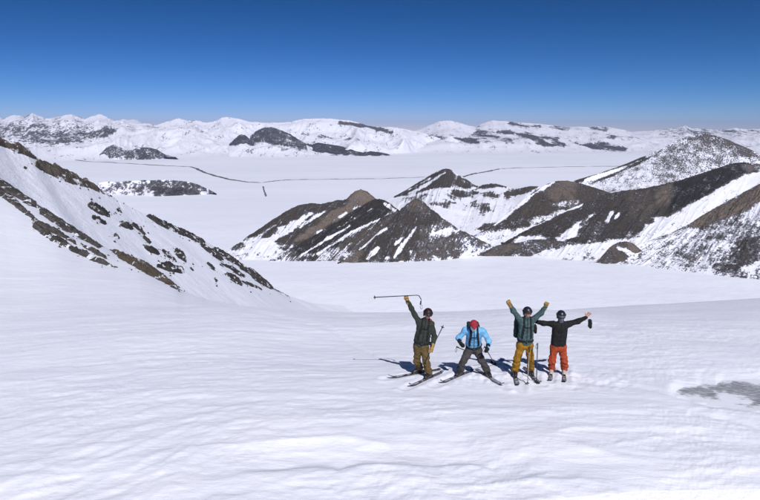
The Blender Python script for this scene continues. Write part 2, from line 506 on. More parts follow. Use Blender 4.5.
def strip(name, crest, base, mat, paint, label, nu=260, nv=96, nb=14, back=(0, 260, -190), shape=0.92, amp=10.0, lam=70.0, gully=6.0,
          gn=26, skyn=1.0, L0=0.8, T0=0.4, seed=1, rockamp=0.0, kind='structure', zmin=ZB - 4, rid=None, skw=0.12, footsnow=0.65, wlam=None, rys=1.0, skirt=0):
    """a hill: crest line and foot line in plan, a face between them and a far side falling away behind"""
    C3, B3 = to3(crest), to3(base)
    s = np.linspace(0, 1, nu)
    C, B = curve(C3, s), curve(B3, s)
    BK = C + np.array(back, float); BK[:, 2] = np.minimum(BK[:, 2], C[:, 2] + back[2])
    BK[:, 2] = np.minimum(BK[:, 2], ZB - 10) if back[2] <= -150 else BK[:, 2]
    vb = np.linspace(1, 0, nb, endpoint=False); vf = np.linspace(0, 1, nv)
    rows = [C[None] + (BK - C)[None] * vb[:, None, None], None]
    F = C[None] + (B - C)[None] * vf[:, None, None]
    F[..., 2] = C[None, :, 2] + (B - C)[None, :, 2] * (vf[:, None] ** shape)
    V = np.concatenate([rows[0], F], 0)
    vv = np.concatenate([-vb, vf])
    if skirt:                                            # the face runs on below the ground in front of it
        ks = np.linspace(0, 1, 9)[1:]
        S = F[-1][None] + (F[-1] - F[-12])[None] / 11.0 * (nv * skirt) * ks[:, None, None]
        V = np.concatenate([V, S], 0); vv = np.concatenate([vv, 1 + ks * 0.01])
    U = np.repeat(s[None], len(vv), 0); W = np.repeat(vv[:, None], nu, 1)
    X, Y = V[..., 0], V[..., 1]
    env = np.sin(np.pi * np.clip(W, -1, 1) * 0.5 + np.pi / 2 * 0) ** 2
    env = np.where(W >= 0, sstep(0.0, 0.25, W) * sstep(1.0, 0.8, W), sstep(0, -0.25, W) * sstep(-1.0, -0.7, W))
    g = ridged(U * gn + 0.5 * fbm(U * 9, W * 4, seed, 3), W * 2.2, seed + 3, 3)
    dz = env * ((fbm(X / lam, Y / lam, seed, 5) - 0.5) * 2 * amp + (g - 0.45) * gully)
    if rid: dz = dz + env * rid[0] * (ridged(X / rid[1], Y / rid[1] * rys, seed + 60, 5) - 0.4)
    sk = (fbm(U * nu / 9.0, W * 6, seed + 9, 4, 0.6) - 0.5) * 2 * skyn
    V[..., 2] += dz + sk * np.where(np.abs(W) < 0.98, 1, 0) * np.exp(-(W / skw) ** 2)
    px, py = proj(V)
    L = np.full(px.shape, L0); T = np.full(px.shape, T0)
    wl = wlam or lam / 1.7
    wob = (fbm(X / wl, Y / wl * rys + V[..., 2] / wl, seed + 20, 4, 0.6) - 0.5)
    for p in paint:
        if p[0] == 'p':
            sd = sd_poly(px, py, p[1]); l, t, soft = p[2], p[3], (p[4] if len(p) > 4 else 2.0)
        else:
            sd = sd_line(px, py, p[1], p[2]); l, t, soft = p[3], p[4], (p[5] if len(p) > 5 else 1.5)
        m = sstep(soft, -soft, sd + wob * soft * 4)
        if l is not None: L = L * (1 - m) + l * m
        if t is not None: T = T * (1 - m) + t * m
    foot = sstep(0.80, 1.0, W + 0.5 * wob + 0.25 * (fbm(U * nu / 14.0, W * 3, seed + 31, 3) - 0.5))
    L = L - footsnow * foot * np.maximum(L - 0.1, 0)
    if rockamp:
        V[..., 2] += rockamp * sstep(0.3, 0.8, L) * (ridged(X / (lam * .22), Y / (lam * .22), seed + 40, 4, 0.6) - 0.3) * sstep(1.0, 0.9, W)
    V[..., 2] = np.maximum(V[..., 2], zmin)
    o = new_mesh(name, V.reshape(-1, 3), grid_faces(len(vv), nu)[:, ::-1], mat)
    vattr(o, 'surf', np.stack([L, T, T * 0], -1).reshape(-1, 3))
    vattr(o, 'strip', np.stack([U, W, U * 0 + seed], -1).reshape(-1, 3))
    tag(o, label, kind=kind)
    o['_v'] = 0
    del o['_v']
    return o, V, (px, py), W

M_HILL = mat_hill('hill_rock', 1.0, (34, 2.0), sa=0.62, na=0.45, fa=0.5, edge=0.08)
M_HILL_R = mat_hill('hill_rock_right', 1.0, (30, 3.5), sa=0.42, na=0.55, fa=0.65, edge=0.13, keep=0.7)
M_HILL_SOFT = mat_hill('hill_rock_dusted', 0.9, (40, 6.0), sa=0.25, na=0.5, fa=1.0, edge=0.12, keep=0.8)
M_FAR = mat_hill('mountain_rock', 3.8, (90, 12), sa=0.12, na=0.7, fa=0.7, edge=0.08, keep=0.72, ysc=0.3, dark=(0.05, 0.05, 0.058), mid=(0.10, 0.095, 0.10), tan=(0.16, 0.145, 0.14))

# --- the pointed hill at the back of the middle group, with its snowy shoulder
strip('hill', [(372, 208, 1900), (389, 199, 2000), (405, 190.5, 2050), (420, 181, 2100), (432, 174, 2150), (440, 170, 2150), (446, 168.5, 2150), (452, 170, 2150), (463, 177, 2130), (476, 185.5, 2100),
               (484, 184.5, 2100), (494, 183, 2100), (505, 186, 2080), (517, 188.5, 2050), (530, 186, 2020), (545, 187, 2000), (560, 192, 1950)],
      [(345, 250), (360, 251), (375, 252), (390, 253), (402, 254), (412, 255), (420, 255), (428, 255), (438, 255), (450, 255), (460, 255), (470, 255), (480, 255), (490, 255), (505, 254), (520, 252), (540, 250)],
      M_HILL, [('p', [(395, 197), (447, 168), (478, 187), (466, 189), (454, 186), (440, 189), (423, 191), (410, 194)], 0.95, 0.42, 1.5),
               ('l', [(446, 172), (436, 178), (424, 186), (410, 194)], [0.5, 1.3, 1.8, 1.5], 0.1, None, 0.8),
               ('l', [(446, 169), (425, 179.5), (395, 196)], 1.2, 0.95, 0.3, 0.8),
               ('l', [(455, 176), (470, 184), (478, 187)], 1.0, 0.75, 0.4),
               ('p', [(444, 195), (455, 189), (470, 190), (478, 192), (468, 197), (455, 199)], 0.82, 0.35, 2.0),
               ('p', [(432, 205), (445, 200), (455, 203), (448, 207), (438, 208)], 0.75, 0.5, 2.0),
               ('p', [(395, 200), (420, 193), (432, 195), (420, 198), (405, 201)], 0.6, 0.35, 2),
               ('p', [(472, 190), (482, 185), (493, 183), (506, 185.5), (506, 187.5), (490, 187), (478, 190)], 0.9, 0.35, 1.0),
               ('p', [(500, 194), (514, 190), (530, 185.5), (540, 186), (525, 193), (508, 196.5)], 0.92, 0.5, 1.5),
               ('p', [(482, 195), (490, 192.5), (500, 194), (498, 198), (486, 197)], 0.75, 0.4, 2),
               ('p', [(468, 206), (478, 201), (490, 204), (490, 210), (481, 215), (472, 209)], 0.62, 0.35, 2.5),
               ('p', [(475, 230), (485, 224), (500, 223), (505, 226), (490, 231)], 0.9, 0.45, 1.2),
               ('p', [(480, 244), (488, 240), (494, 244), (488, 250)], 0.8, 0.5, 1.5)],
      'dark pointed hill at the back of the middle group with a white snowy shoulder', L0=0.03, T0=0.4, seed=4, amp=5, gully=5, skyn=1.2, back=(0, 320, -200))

# --- low brown hill with tan cone, left of the middle group
strip('hill', [(205, 258, 1400), (222, 254, 1440), (238, 243.5, 1480), (252, 234, 1520), (268, 223, 1560), (285, 212, 1600), (299, 205, 1640), (310, 203.5, 1650), (322, 204, 1660), (336, 200.8, 1680), (346, 199.5, 1690),
               (352, 194, 1700), (357, 190.5, 1700), (361, 189.3, 1700), (366, 191, 1700), (372, 195.5, 1690), (385, 206, 1660)],
      [(205, 262), (214, 262), (222, 262), (231, 262), (240, 262), (249, 262), (258, 262), (264, 262), (270, 262), (277, 262), (284, 262), (290, 262), (296, 262), (302, 262), (310, 262), (320, 262), (340, 262)],
      M_HILL, [('p', [(200, 240), (262, 240), (300, 245), (315, 262), (200, 270)], 0.12, 0.3, 3),
               ('p', [(225, 247), (240, 243), (246, 246), (234, 250)], 0.75, 0.3, 1.5), ('p', [(234, 255), (247, 253), (252, 257), (240, 259)], 0.8, 0.4, 1.2),
               ('p', [(253, 256), (268, 254), (272, 258), (258, 260)], 0.7, 0.3, 1.5), ('p', [(276, 247), (292, 243), (303, 246), (294, 252), (280, 251)], 0.75, 0.3, 2),
               ('l', [(312, 213), (298, 222), (284, 231), (272, 240)], [1.0, 3.5, 4.5, 4.0], 0.05, None, 1.6),
               ('l', [(326, 211), (312, 219), (300, 227)], [0.6, 1.5, 1.4], 0.15, None, 1.0),
               ('l', [(275, 225), (262, 234), (255, 241)], [0.8, 1.8, 2.5], 0.2, None, 1.2),
               ('p', [(344, 205), (352, 194), (361, 188), (370, 193), (378, 199), (350, 214), (325, 228), (306, 238), (296, 241), (312, 227), (330, 214)], 0.95, 0.95, 2),
               ('l', [(346, 213), (340, 217)], 1.2, 0.1, None, 1.0), ('l', [(360, 206), (353, 209)], 1.6, 0.15, None, 1.0), ('l', [(322, 230), (318, 233)], 1.0, 0.15, None, 1.0)],
      'low brown striped hill with a tan rocky cone at its right end', L0=0.95, T0=0.38, seed=11, amp=4, gully=9, gn=22, skyn=1.0, shape=1.0, nu=340, rockamp=4.5)

# --- black hill with diagonal streaks in front of it
strip('hill', [(274, 260, 1360), (292, 249, 1420), (310, 238, 1470), (330, 226, 1510), (350, 213.5, 1560), (362, 206, 1590), (372, 200.5, 1610), (379, 198.8, 1620), (386, 201, 1610), (394, 206.5, 1590), (404, 214, 1560), (418, 226, 1500)],
      [(268, 263), (274, 263), (281, 263), (290, 263), (300, 263), (308, 263), (316, 263), (324, 263), (332, 263), (341, 263), (352, 263), (372, 263)],
      M_HILL, [('l', [(392, 212), (374, 222), (356, 231), (340, 240), (318, 254)], [1.0, 1.3, 1.6, 1.2, 1.6], 0.12, None, 0.9),
               ('l', [(350, 226), (336, 234), (318, 245), (302, 255)], [0.8, 1.2, 1.0, 1.0], 0.2, None, 0.9),
               ('l', [(385, 204), (395, 211)], 1.4, 0.2, None, 1.0), ('l', [(372, 209), (352, 220), (338, 228)], 0.8, 0.4, None, 1.0),
               ('p', [(392, 212), (405, 214), (420, 226), (352, 263), (318, 262), (345, 240), (370, 226)], 0.86, 0.5, 2.5),
               ('p', [(268, 256), (292, 248), (300, 256), (290, 264), (268, 264)], 0.6, 0.3, 3)],
      'black rocky hill with thin diagonal snow streaks in the middle group', L0=0.97, T0=0.12, seed=23, amp=3, gully=8, gn=20, shape=1.0, nu=320, rockamp=4.5, skyn=0.8)

# --- grey pyramid hill in front
strip('hill', [(338, 263.5, 1338), (348, 258, 1370), (362, 247, 1410), (378, 232.5, 1450), (394, 216.5, 1490), (404, 206.5, 1510), (411, 201, 1520), (416.5, 198.6, 1525), (422, 201, 1520), (430, 207.5, 1510), (444, 218, 1480), (458, 228.5, 1450), (470, 235, 1430), (484, 241.5, 1440), (498, 249, 1450), (508, 254.5, 1445)],
      [(336, 264.5), (343, 264.5), (350, 264.5), (356, 264.5), (363, 264), (370, 264), (378, 264), (386, 264), (396, 263.5), (408, 263.5), (422, 263), (438, 262), (452, 260.5), (468, 258), (486, 256), (505, 255)],
      M_HILL, [('l', [(386, 229), (372, 237), (360, 248)], [1.5, 2.5, 2.0], 0.08, None, 1.2),
               ('l', [(416, 228), (405, 242), (394, 257)], [0.6, 1.6, 1.6], 0.15, None, 1.2), ('l', [(378, 248), (368, 258)], 1.6, 0.15, None, 1.0),
               ('l', [(404, 237), (396, 244)], 0.9, 0.3, None, 1.0), ('l', [(431, 208), (446, 219), (460, 230)], 1.1, 0.15, None, 0.8),
               ('p', [(424, 226), (446, 222), (470, 236), (492, 244), (484, 256), (440, 262), (412, 262)], 0.62, 0.42, 3),
               ('p', [(438, 232), (452, 228), (456, 232), (446, 237)], 0.2, 0.4, 2.0),
               ('p', [(462, 250), (486, 244), (500, 250), (490, 258), (466, 257)], 0.3, 0.4, 2.0),
               ('p', [(343, 262), (352, 254), (362, 252), (356, 263)], 0.85, 0.8, 2.0),
               ('p', [(404, 205), (417, 197), (430, 208), (424, 214), (412, 213)], 0.85, 0.55, 2)],
      'grey pyramid-shaped hill streaked with snow at the front of the middle group', L0=0.93, T0=0.34, seed=37, amp=4, gully=9, gn=24, shape=1.0, nu=340, rockamp=4.5, skyn=0.9)

# --- big snow-dusted peak on the right
strip('hill', [(548, 192, 2350), (576, 180, 2400), (594, 175, 2430), (613, 168.5, 2450), (630, 162, 2480), (648, 154.5, 2500), (664, 147, 2520), (676, 140.5, 2530), (686, 136.8, 2530), (697, 134.6, 2530), (708, 133.8, 2530), (719, 136.5, 2520), (731, 141, 2500), (745, 147, 2480), (762, 155, 2450), (790, 168, 2400), (830, 186, 2350)],
      [(540, 205), (555, 208), (570, 210), (585, 212), (600, 214), (615, 216), (630, 216), (645, 216), (658, 216), (672, 216), (686, 215), (700, 214), (715, 213), (735, 212), (760, 211), (795, 210), (840, 210)],
      M_HILL_SOFT, [('p', [(560, 186), (600, 180), (640, 166), (655, 160), (660, 180), (640, 192), (600, 196), (570, 200)], 0.26, 0.5, 6),
               ('p', [(655, 165), (668, 148), (690, 135), (712, 134), (750, 150), (735, 158), (690, 172), (660, 176)], 0.48, 0.55, 6),
               ('p', [(690, 138), (708, 133), (725, 137), (755, 152), (765, 158), (745, 157), (722, 148), (705, 142)], 0.68, 0.5, 3),
               ('l', [(576, 181), (596, 176), (613, 170), (628, 163), (645, 157)], [1.5, 1.6, 1.3, 1.0, 0.6], 0.95, 0.28, 1.0),
               ('l', [(592, 183), (610, 176), (630, 167), (650, 157), (662, 150)], [0.5, 1.2, 1.3, 1.0, 0.5], 0.85, 0.28, 1.0),
               ('l', [(586, 180.5), (607, 173.5), (622, 168)], 1.6, 0.02, None, 0.8)],
      'big rounded peak thinly dusted with snow on the right', L0=0.37, T0=0.5, seed=51, amp=9, gully=7, gn=18, lam=120, nu=320, nv=120, skyn=2.0, back=(60, 500, -260), shape=0.9)

# --- brown dome in front of it
strip('hill', [(470, 238, 1500), (482, 231, 1560), (497, 222.5, 1620), (512, 209.5, 1680), (524, 199, 1720), (535, 191, 1760), (547, 184, 1790), (557, 181, 1800), (567, 180.7, 1800), (578, 182.6, 1800), (594, 187.5, 1790), (612, 193.5, 1770), (632, 200, 1740)],
      [(462, 248), (472, 250), (484, 251), (496, 252), (506, 252), (516, 252), (528, 252), (540, 252), (552, 251), (564, 250), (580, 249), (600, 248), (630, 247)],
      M_HILL_R, [('l', [(494, 226), (512, 211), (526, 199.5), (540, 189.5), (554, 182)], [1.6, 2.0, 2.0, 1.6, 0.8], 0.12, None, 1.2),
               ('p', [(470, 236), (492, 226), (502, 222), (515, 236), (500, 246), (470, 250)], 0.22, 0.4, 3),
               ('p', [(484, 230), (500, 223), (540, 215), (560, 208), (570, 206), (548, 220), (520, 228), (496, 231)], 0.86, 0.34, 2),
               ('p', [(550, 204), (565, 200), (577, 202), (572, 207), (556, 208)], 0.42, 0.5, 2),
               ('p', [(528, 222), (556, 212), (580, 206), (560, 217), (530, 227)], 0.3, 0.5, 2),
               ('p', [(545, 190), (557, 182), (575, 183), (572, 196), (556, 200)], None, 0.75, 4),
               ('p', [(480, 236), (520, 228), (560, 218), (600, 215), (600, 250), (470, 252)], 0.08, 0.4, 2)],
      'brown dome-shaped hill with a snowy left edge right of the middle group', L0=0.96, T0=0.46, seed=63, amp=4, gully=4, gn=16, nu=300, skyn=0.7, rockamp=2.5)

# --- long dark hill with the black scree band, right
strip('hill', [(505, 242, 1530), (520, 233.5, 1530), (540, 223.5, 1545), (565, 211, 1580), (588, 201.5, 1620), (607, 194, 1660), (622, 191, 1680), (642, 188.5, 1700), (660, 185, 1720), (675, 181.5, 1740), (696, 175, 1760), (716, 168.5, 1780), (738, 162.5, 1800), (762, 164, 1800), (790, 160, 1800), (830, 150, 1800)],
      [(490, 250), (500, 253), (512, 256), (528, 258), (544, 260), (558, 261), (572, 262), (586, 262), (600, 262), (614, 262), (630, 262), (646, 261), (664, 260), (686, 259), (715, 258), (760, 257)],
      M_HILL_R, [('p', [(505, 262), (519, 236), (556, 240), (582, 243), (610, 240), (640, 235), (700, 236), (780, 215), (800, 262)], 0.10, 0.4, 2.5),
               ('p', [(638, 240), (650, 218), (668, 218), (690, 205), (722, 187), (742, 176), (770, 168), (780, 215), (700, 235), (650, 250)], 0.06, 0.4, 2.0),
               ('p', [(673, 184), (696, 175.5), (716, 169), (738, 163), (762, 164), (744, 172), (722, 185), (704, 196), (690, 204), (676, 208), (668, 214), (671, 200)], 0.93, 0.02, 1.2),
               ('p', [(741, 166), (800, 150), (800, 166), (748, 172)], 0.65, 0.6, 2.0),
               ('p', [(655, 190), (672, 184), (674, 196), (668, 206), (654, 206)], 0.96, 0.7, 2.5),
               ('p', [(625, 194), (648, 190), (656, 202), (650, 220), (632, 225)], 0.96, 0.5, 3),
               ('l', [(594, 214), (582, 224), (568, 235), (560, 240)], [1.0, 4.0, 5.0, 5.0], 0.06, None, 1.8),
               ('l', [(612, 212), (607, 222)], 1.4, 0.08, None, 1.0), ('l', [(619, 214), (615, 219)], 1.0, 0.1, None, 0.8),
               ('l', [(520, 232), (540, 223), (560, 213.5), (582, 204.5)], 1.2, 0.2, None, 1.0),
               ('p', [(582, 218), (606, 224), (600, 240), (584, 242), (578, 232)], 0.72, 0.28, 2),
               ('p', [(560, 262), (610, 248), (650, 246), (690, 246), (720, 262)], 0.36, 0.5, 4)],
      'long dark hill with a brown face and a black scree band on the right', L0=0.93, T0=0.3, seed=71, amp=4, gully=7, gn=26, nu=400, nv=120, skyn=0.9, rockamp=3.5, back=(30, 300, -200))

# --- rocky slope at the right edge
strip('hill', [(606, 258, 1370), (628, 249, 1400), (650, 240, 1430), (672, 232, 1450), (692, 222.5, 1470), (706, 213, 1480), (722, 204, 1490), (740, 194, 1500), (756, 186, 1500), (775, 176, 1500), (800, 165, 1500), (830, 152, 1500)],
      [(584, 264.5), (594, 265), (604, 265.5), (616, 266.5), (630, 267.5), (644, 269), (660, 270.5), (678, 272.5), (698, 275), (722, 278), (752, 281), (800, 284)],
      M_HILL_R, [('p', [(600, 262), (640, 245), (690, 226), (700, 232), (680, 246), (660, 262), (610, 268)], 0.30, 0.5, 4),
               ('p', [(690, 226), (700, 216), (716, 207), (738, 196), (752, 188), (765, 182), (770, 200), (756, 207), (742, 213), (728, 219), (710, 224), (698, 228)], 0.93, 0.82, 2.2),
               ('p', [(742, 214), (756, 206), (775, 196), (775, 206), (752, 220)], 0.2, 0.5, 2.0),
               ('p', [(702, 230), (728, 222), (745, 215), (740, 224), (715, 233)], 0.55, 0.4, 3),
               ('p', [(716, 262), (735, 245), (760, 232), (790, 226), (790, 284), (712, 276)], 0.74, 0.28, 3),
               ('p', [(742, 268), (770, 258), (770, 264), (745, 273)], 0.15, 0.4, 2),
               ('p', [(660, 262), (690, 256), (712, 262), (700, 272), (664, 268)], 0.42, 0.4, 3)],
      'steep snow and rock slope with a tan outcrop at the right edge', L0=0.45, T0=0.36, seed=83, amp=5, gully=10, gn=22, nu=360, nv=120, skyn=1.2, rockamp=5.5, back=(40, 260, -200))

# --- foothills along the basin edge
def mound(crest, base, paint, label, **kw):
    return strip('hill', crest, base, M_HILL_R, paint, label, nu=160, nv=60, nb=20, back=(0, 90, -160), lam=28, **kw)
mound([(476, 256.5, 1425), (486, 251, 1435), (497, 245.5, 1445), (508, 243.5, 1450), (520, 242.5, 1450), (530, 240, 1450), (545, 239.5, 1450), (560, 241, 1450), (575, 244, 1450), (588, 247.5, 1450), (606, 252.5, 1445)],
      [(476, 257.2), (485, 257.5), (496, 257.5), (507, 257.5), (518, 257.5), (530, 257.8), (545, 258), (560, 258), (576, 257.5), (592, 256.5), (610, 256)],
      [('p', [(484, 256), (494, 247), (508, 244), (520, 247), (508, 252), (495, 258)], 0.9, 0.6, 1.5)],
      'low dark rubble mound at the basin edge under the long dark hill', amp=3, gully=3, gn=20, seed=91, skyn=0.8, L0=0.66, T0=0.3, rockamp=1.5)
mound([(597, 262.5, 1350), (602, 256, 1365), (610, 247, 1380), (618, 242.5, 1390), (626, 241.5, 1390), (634, 244, 1390), (641, 250, 1380), (650, 258, 1365), (656, 262, 1355)],
      [(598, 264), (603, 265.3), (609, 265.6), (617, 265.2), (625, 265), (633, 264), (641, 264), (649, 264), (656, 264)],
      [('l', [(618, 247), (628, 252), (636, 256)], [1.5, 2.5, 2.5], 0.15, None, 1.5), ('p', [(628, 243), (642, 248), (640, 254), (630, 250)], 0.95, 0.9, 2)],
      'tan and dark rounded mound at the basin edge, left of its smaller twin', amp=2.5, gully=3, gn=12, seed=95, skyn=0.8, L0=0.9, T0=0.55, rockamp=1.5)
mound([(642, 262, 1355), (650, 255, 1370), (658, 250.5, 1378), (666, 248.5, 1380), (674, 251, 1378), (682, 257, 1365), (690, 263, 1350)],
      [(643, 264), (650, 264.5), (658, 265), (666, 266), (675, 266), (684, 266), (692, 266)],
      [('p', [(664, 249), (678, 252), (680, 262), (666, 262)], 0.95, 0.95, 2)],
      'small tan mound half covered in snow at the basin edge', amp=2.5, gully=3, gn=12, seed=99, skyn=0.8, L0=0.62, T0=0.5, rockamp=1.5)
mound([(686, 269, 1310), (694, 264, 1320), (702, 261.5, 1325), (710, 265, 1320), (718, 270, 1310), (730, 273, 1300)],
      [(686, 270.5), (694, 272.5), (703, 274), (711, 276), (720, 277), (731, 277)],
      [], 'dark little rock heap at the basin edge near the right side', amp=2.5, gully=3, gn=10, seed=103, skyn=0.8, L0=0.7, T0=0.15, rockamp=2.0)

# --- far mountains
RL = [(-130, 116), (-60, 120), (-25, 114), (0, 119), (8, 117), (15, 114.5), (24, 116.5), (32, 113), (40, 116.5), (48, 118.5), (58, 117), (70, 114), (77, 117), (84, 119), (92, 116), (99, 114), (106, 117), (113, 121), (118, 120.5), (123, 119), (130, 122), (137, 124),
      (146, 123), (156, 124.5), (166, 122), (178, 118.8), (186, 120.5), (195, 119.8), (204, 122.5), (212, 122), (219, 119), (226, 116.8), (236, 118), (246, 120.5), (254, 122), (265, 122), (276, 123), (290, 122), (300, 120), (312, 118.5), (330, 119), (347, 120), (358, 122.5), (368, 125.5),
      (382, 127), (397, 128), (410, 130.5), (422, 133), (440, 138), (470, 142)]
def bl(x): return float(np.interp(x, [-130, 0, 60, 100, 170, 260, 330, 400, 470], [168, 166, 161, 160, 158, 156, 156, 154, 150]))
strip('mountain_range', [(x, y, 9500) for x, y in RL], [(x, bl(x)) for x, y in RL], M_FAR,
      [('p', [(-130, 120), (0, 119), (20, 117), (50, 120), (85, 121), (116, 124), (112, 134), (80, 148), (40, 148), (-130, 152)], 0.41, 0.4, 6),
       ('p', [(78, 133), (100, 127), (116, 128), (118, 132), (104, 137), (82, 137)], 0.72, 0.25, 3),
       ('p', [(28, 136), (60, 130), (84, 136), (84, 146), (60, 149), (36, 148)], 0.55, 0.25, 5),
       ('p', [(86, 124), (99, 115), (112, 120), (118, 124), (104, 126)], 0.12, 0.4, 3),
       ('p', [(116, 124), (180, 122), (230, 120), (250, 126), (220, 138), (160, 140), (120, 138)], 0.18, 0.5, 5),
       ('l', [(340, 122), (352, 124), (366, 126), (378, 129), (392, 132)], [1, 1.4, 1.4, 1.2, 1.0], 0.8, 0.5, 1.2),
       ('l', [(318, 136), (332, 138.5)], 1.0, 0.75, 0.2, 1.2), ('l', [(345, 139), (360, 139.5)], 1.0, 0.7, 0.2, 1.2), ('l', [(296, 133), (308, 135)], 1.1, 0.6, 0.3, 1.2),
       ('l', [(283, 148), (300, 152), (320, 153)], 1.0, 0.3, 0.3, 1.2)],
      'long snowy mountain range along the horizon on the left', L0=0.12, T0=0.35, nu=800, nv=80, nb=14, amp=60, lam=900, gully=10, gn=60, rid=(260, 750), rys=0.45, wlam=170, skyn=16, seed=121, back=(0, 2500, -500), shape=0.8)
RR = [(380, 140), (397, 134), (412, 131), (422, 128.5), (430, 125), (440, 121), (449, 120.5), (457, 122), (466, 125), (475, 126.5), (484, 123), (493, 120.5), (505, 121), (525, 123), (540, 124), (554, 125.5), (566, 127), (579, 126.5), (590, 127.5), (597, 126.5), (614, 128),
      (632, 131.5), (645, 131), (657, 130), (668, 128.5), (677, 127.5), (684, 125.3), (690, 127.5), (696, 128.5), (708, 129), (721, 130), (735, 128), (748, 129.5), (760, 128.5), (790, 126), (830, 128), (900, 124)]
def br(x): return float(np.interp(x, [380, 470, 560, 640, 760, 900], [152, 153, 154, 154, 155, 158]))
strip('mountain_range', [(x, y, 11500) for x, y in RR], [(x, br(x)) for x, y in RR], M_FAR,
      [('l', [(414, 134), (440, 137.5), (470, 140), (478, 142)], [0.8, 1.6, 2.0, 1.0], 0.84, 0.2, 1.6),
       ('p', [(478, 128), (496, 133), (518, 139), (512, 143), (488, 141), (470, 136)], 0.62, 0.3, 3),
       ('l', [(497, 131.5), (520, 134.5), (545, 138), (557, 138.5)], [1, 2.0, 2.4, 1.5], 0.86, 0.25, 1.6),
       ('l', [(530, 143), (550, 144), (564, 145.5)], [1.2, 2.5, 1.5], 0.86, 0.2, 1.6),
       ('l', [(510, 123.5), (530, 126), (540, 126)], 1.3, 0.8, 0.3, 1.6), ('l', [(550, 127), (568, 130)], 1.2, 0.6, 0.3, 1.5),
       ('l', [(576, 144), (592, 146), (612, 148), (625, 148.5)], [1.0, 2.6, 3.0, 2.0], 0.88, 0.2, 1.6),
       ('l', [(608, 136), (622, 137), (632, 138)], 1.4, 0.8, 0.3, 1.6), ('l', [(590, 128), (606, 129.5)], 1.2, 0.6, 0.3, 1.2),
       ('p', [(660, 128), (690, 126), (760, 130), (760, 136), (660, 135)], 0.42, 0.5, 3)],
      'low snowy range with dark strata bands along the horizon on the right', L0=0.12, T0=0.35, nu=760, nv=70, nb=14, amp=50, lam=1000, gully=8, gn=40, rid=(110, 900), rys=0.35, wlam=170, skyn=9, seed=133, back=(0, 2500, -500), shape=0.85)

def far_ridge(crest, base, paint, label, L0, T0, seed, nu=200, **kw):
    d = dict(amp=12, lam=260, gully=6, gn=14, rid=(35, 220), rys=0.5, wlam=110, skyn=5, back=(0, 900, -260), nv=50, nb=12, shape=0.9); d.update(kw)
    return strip('rocky_ridge', crest, base, M_FAR_MID, paint, label, L0=L0, T0=T0, seed=seed, nu=nu, **d)
M_FAR_MID = mat_hill('ridge_rock', 3.0, (26, 5), sa=0.3, na=0.7, fa=0.6, edge=0.10, ysc=0.5, dark=(0.035, 0.034, 0.04), mid=(0.075, 0.07, 0.07), tan=(0.14, 0.125, 0.115))
far_ridge([(284, 153, 7900), (294, 147, 7900), (306, 143.8, 7900), (312, 144.2, 7900), (318, 142.5, 7900), (332, 144.8, 7900), (348, 147.0, 7900), (362, 149, 7900), (376, 151.2, 7850), (390, 154.5, 7750)],
          [(284, 155.5), (294, 155.8), (305, 156), (312, 156), (320, 156), (334, 156), (350, 156.2), (364, 156.3), (378, 156.5), (390, 156.5)],
          [('l', [(284, 152), (296, 148)], 1.2, 0.4, None, 1.5)], 'long dark bare ridge on the far side of the plain', 0.92, 0.15, 141)
far_ridge([(250, 136, 8000), (258, 130, 8000), (264, 127.5, 8000), (272, 127, 8000), (281, 130, 8000), (290, 134, 8000), (298, 139, 8000), (306, 144, 7800)],
          [(250, 157), (258, 157), (265, 157), (273, 157), (282, 157), (291, 157), (300, 157), (310, 157)],
          [('p', [(245, 143), (262, 142), (275, 143.5), (292, 147), (315, 151), (315, 160), (245, 160)], 0.12, 0.3, 1.5), ('p', [(272, 138), (290, 139), (300, 144), (288, 146), (272, 142)], 0.6, 0.3, 2)], 'grey crag above the long dark ridge across the plain', 0.78, 0.25, 147, skyn=8)
far_ridge([(229, 144, 7600), (235, 138.5, 7600), (240, 134.5, 7600), (245, 135, 7600), (251, 140, 7600), (258, 144, 7600)],
          [(229, 157), (235, 157), (240, 157), (246, 157), (252, 157), (259, 157)], [('p', [(220, 144.5), (270, 144.5), (270, 160), (220, 160)], 0.1, 0.3, 1.2)], 'small dark crag standing alone left of the grey crag', 0.82, 0.2, 151, nu=90, skyn=8)
far_ridge([(98, 156, 6400), (106, 148, 6500), (114, 144.5, 6500), (122, 148, 6500), (130, 150.5, 6500), (138, 147.5, 6500), (147, 147.3, 6500), (156, 149, 6500), (164, 154, 6400), (176, 157.5, 6300)],
          [(98, 158), (106, 159), (114, 160), (122, 160), (130, 160), (138, 160), (147, 160), (156, 159.5), (165, 159), (177, 158.5)],
          [('p', [(136, 150), (150, 147), (166, 153), (160, 158), (140, 158)], 0.85, 0.2, 2)], 'speckled rocky foothill at the far edge of the plain on the left', 0.55, 0.25, 157, skyn=7)
far_ridge([(84, 188, 2850), (95, 184, 2880), (106, 181.5, 2900), (118, 182, 2900), (130, 181, 2900), (142, 180, 2900), (152, 180.3, 2900), (162, 179.3, 2900), (174, 180.5, 2900), (186, 181.5, 2900), (197, 184, 2880), (208, 189, 2850), (216, 193.5, 2820)],
          [(84, 193), (95, 194), (106, 195), (118, 195.5), (130, 196), (142, 196.5), (152, 197), (162, 197), (174, 196.5), (186, 196), (197, 195.5), (208, 195), (217, 194.5)],
          [('p', [(152, 188), (170, 185), (184, 189), (196, 194), (175, 197), (155, 195)], 0.78, 0.12, 3), ('p', [(95, 185), (125, 182), (150, 186), (140, 191), (100, 190)], 0.5, 0.5, 4),
           ('p', [(152, 181), (180, 182), (200, 186), (180, 186), (155, 185)], 0.6, 0.4, 2)], 'low speckled rocky ridge rising like an island from the plain', 0.36, 0.3, 163, nu=260, lam=70, amp=8, gully=3, rid=(12, 90), skyn=2.0, back=(0, 300, -160), shape=0.8)

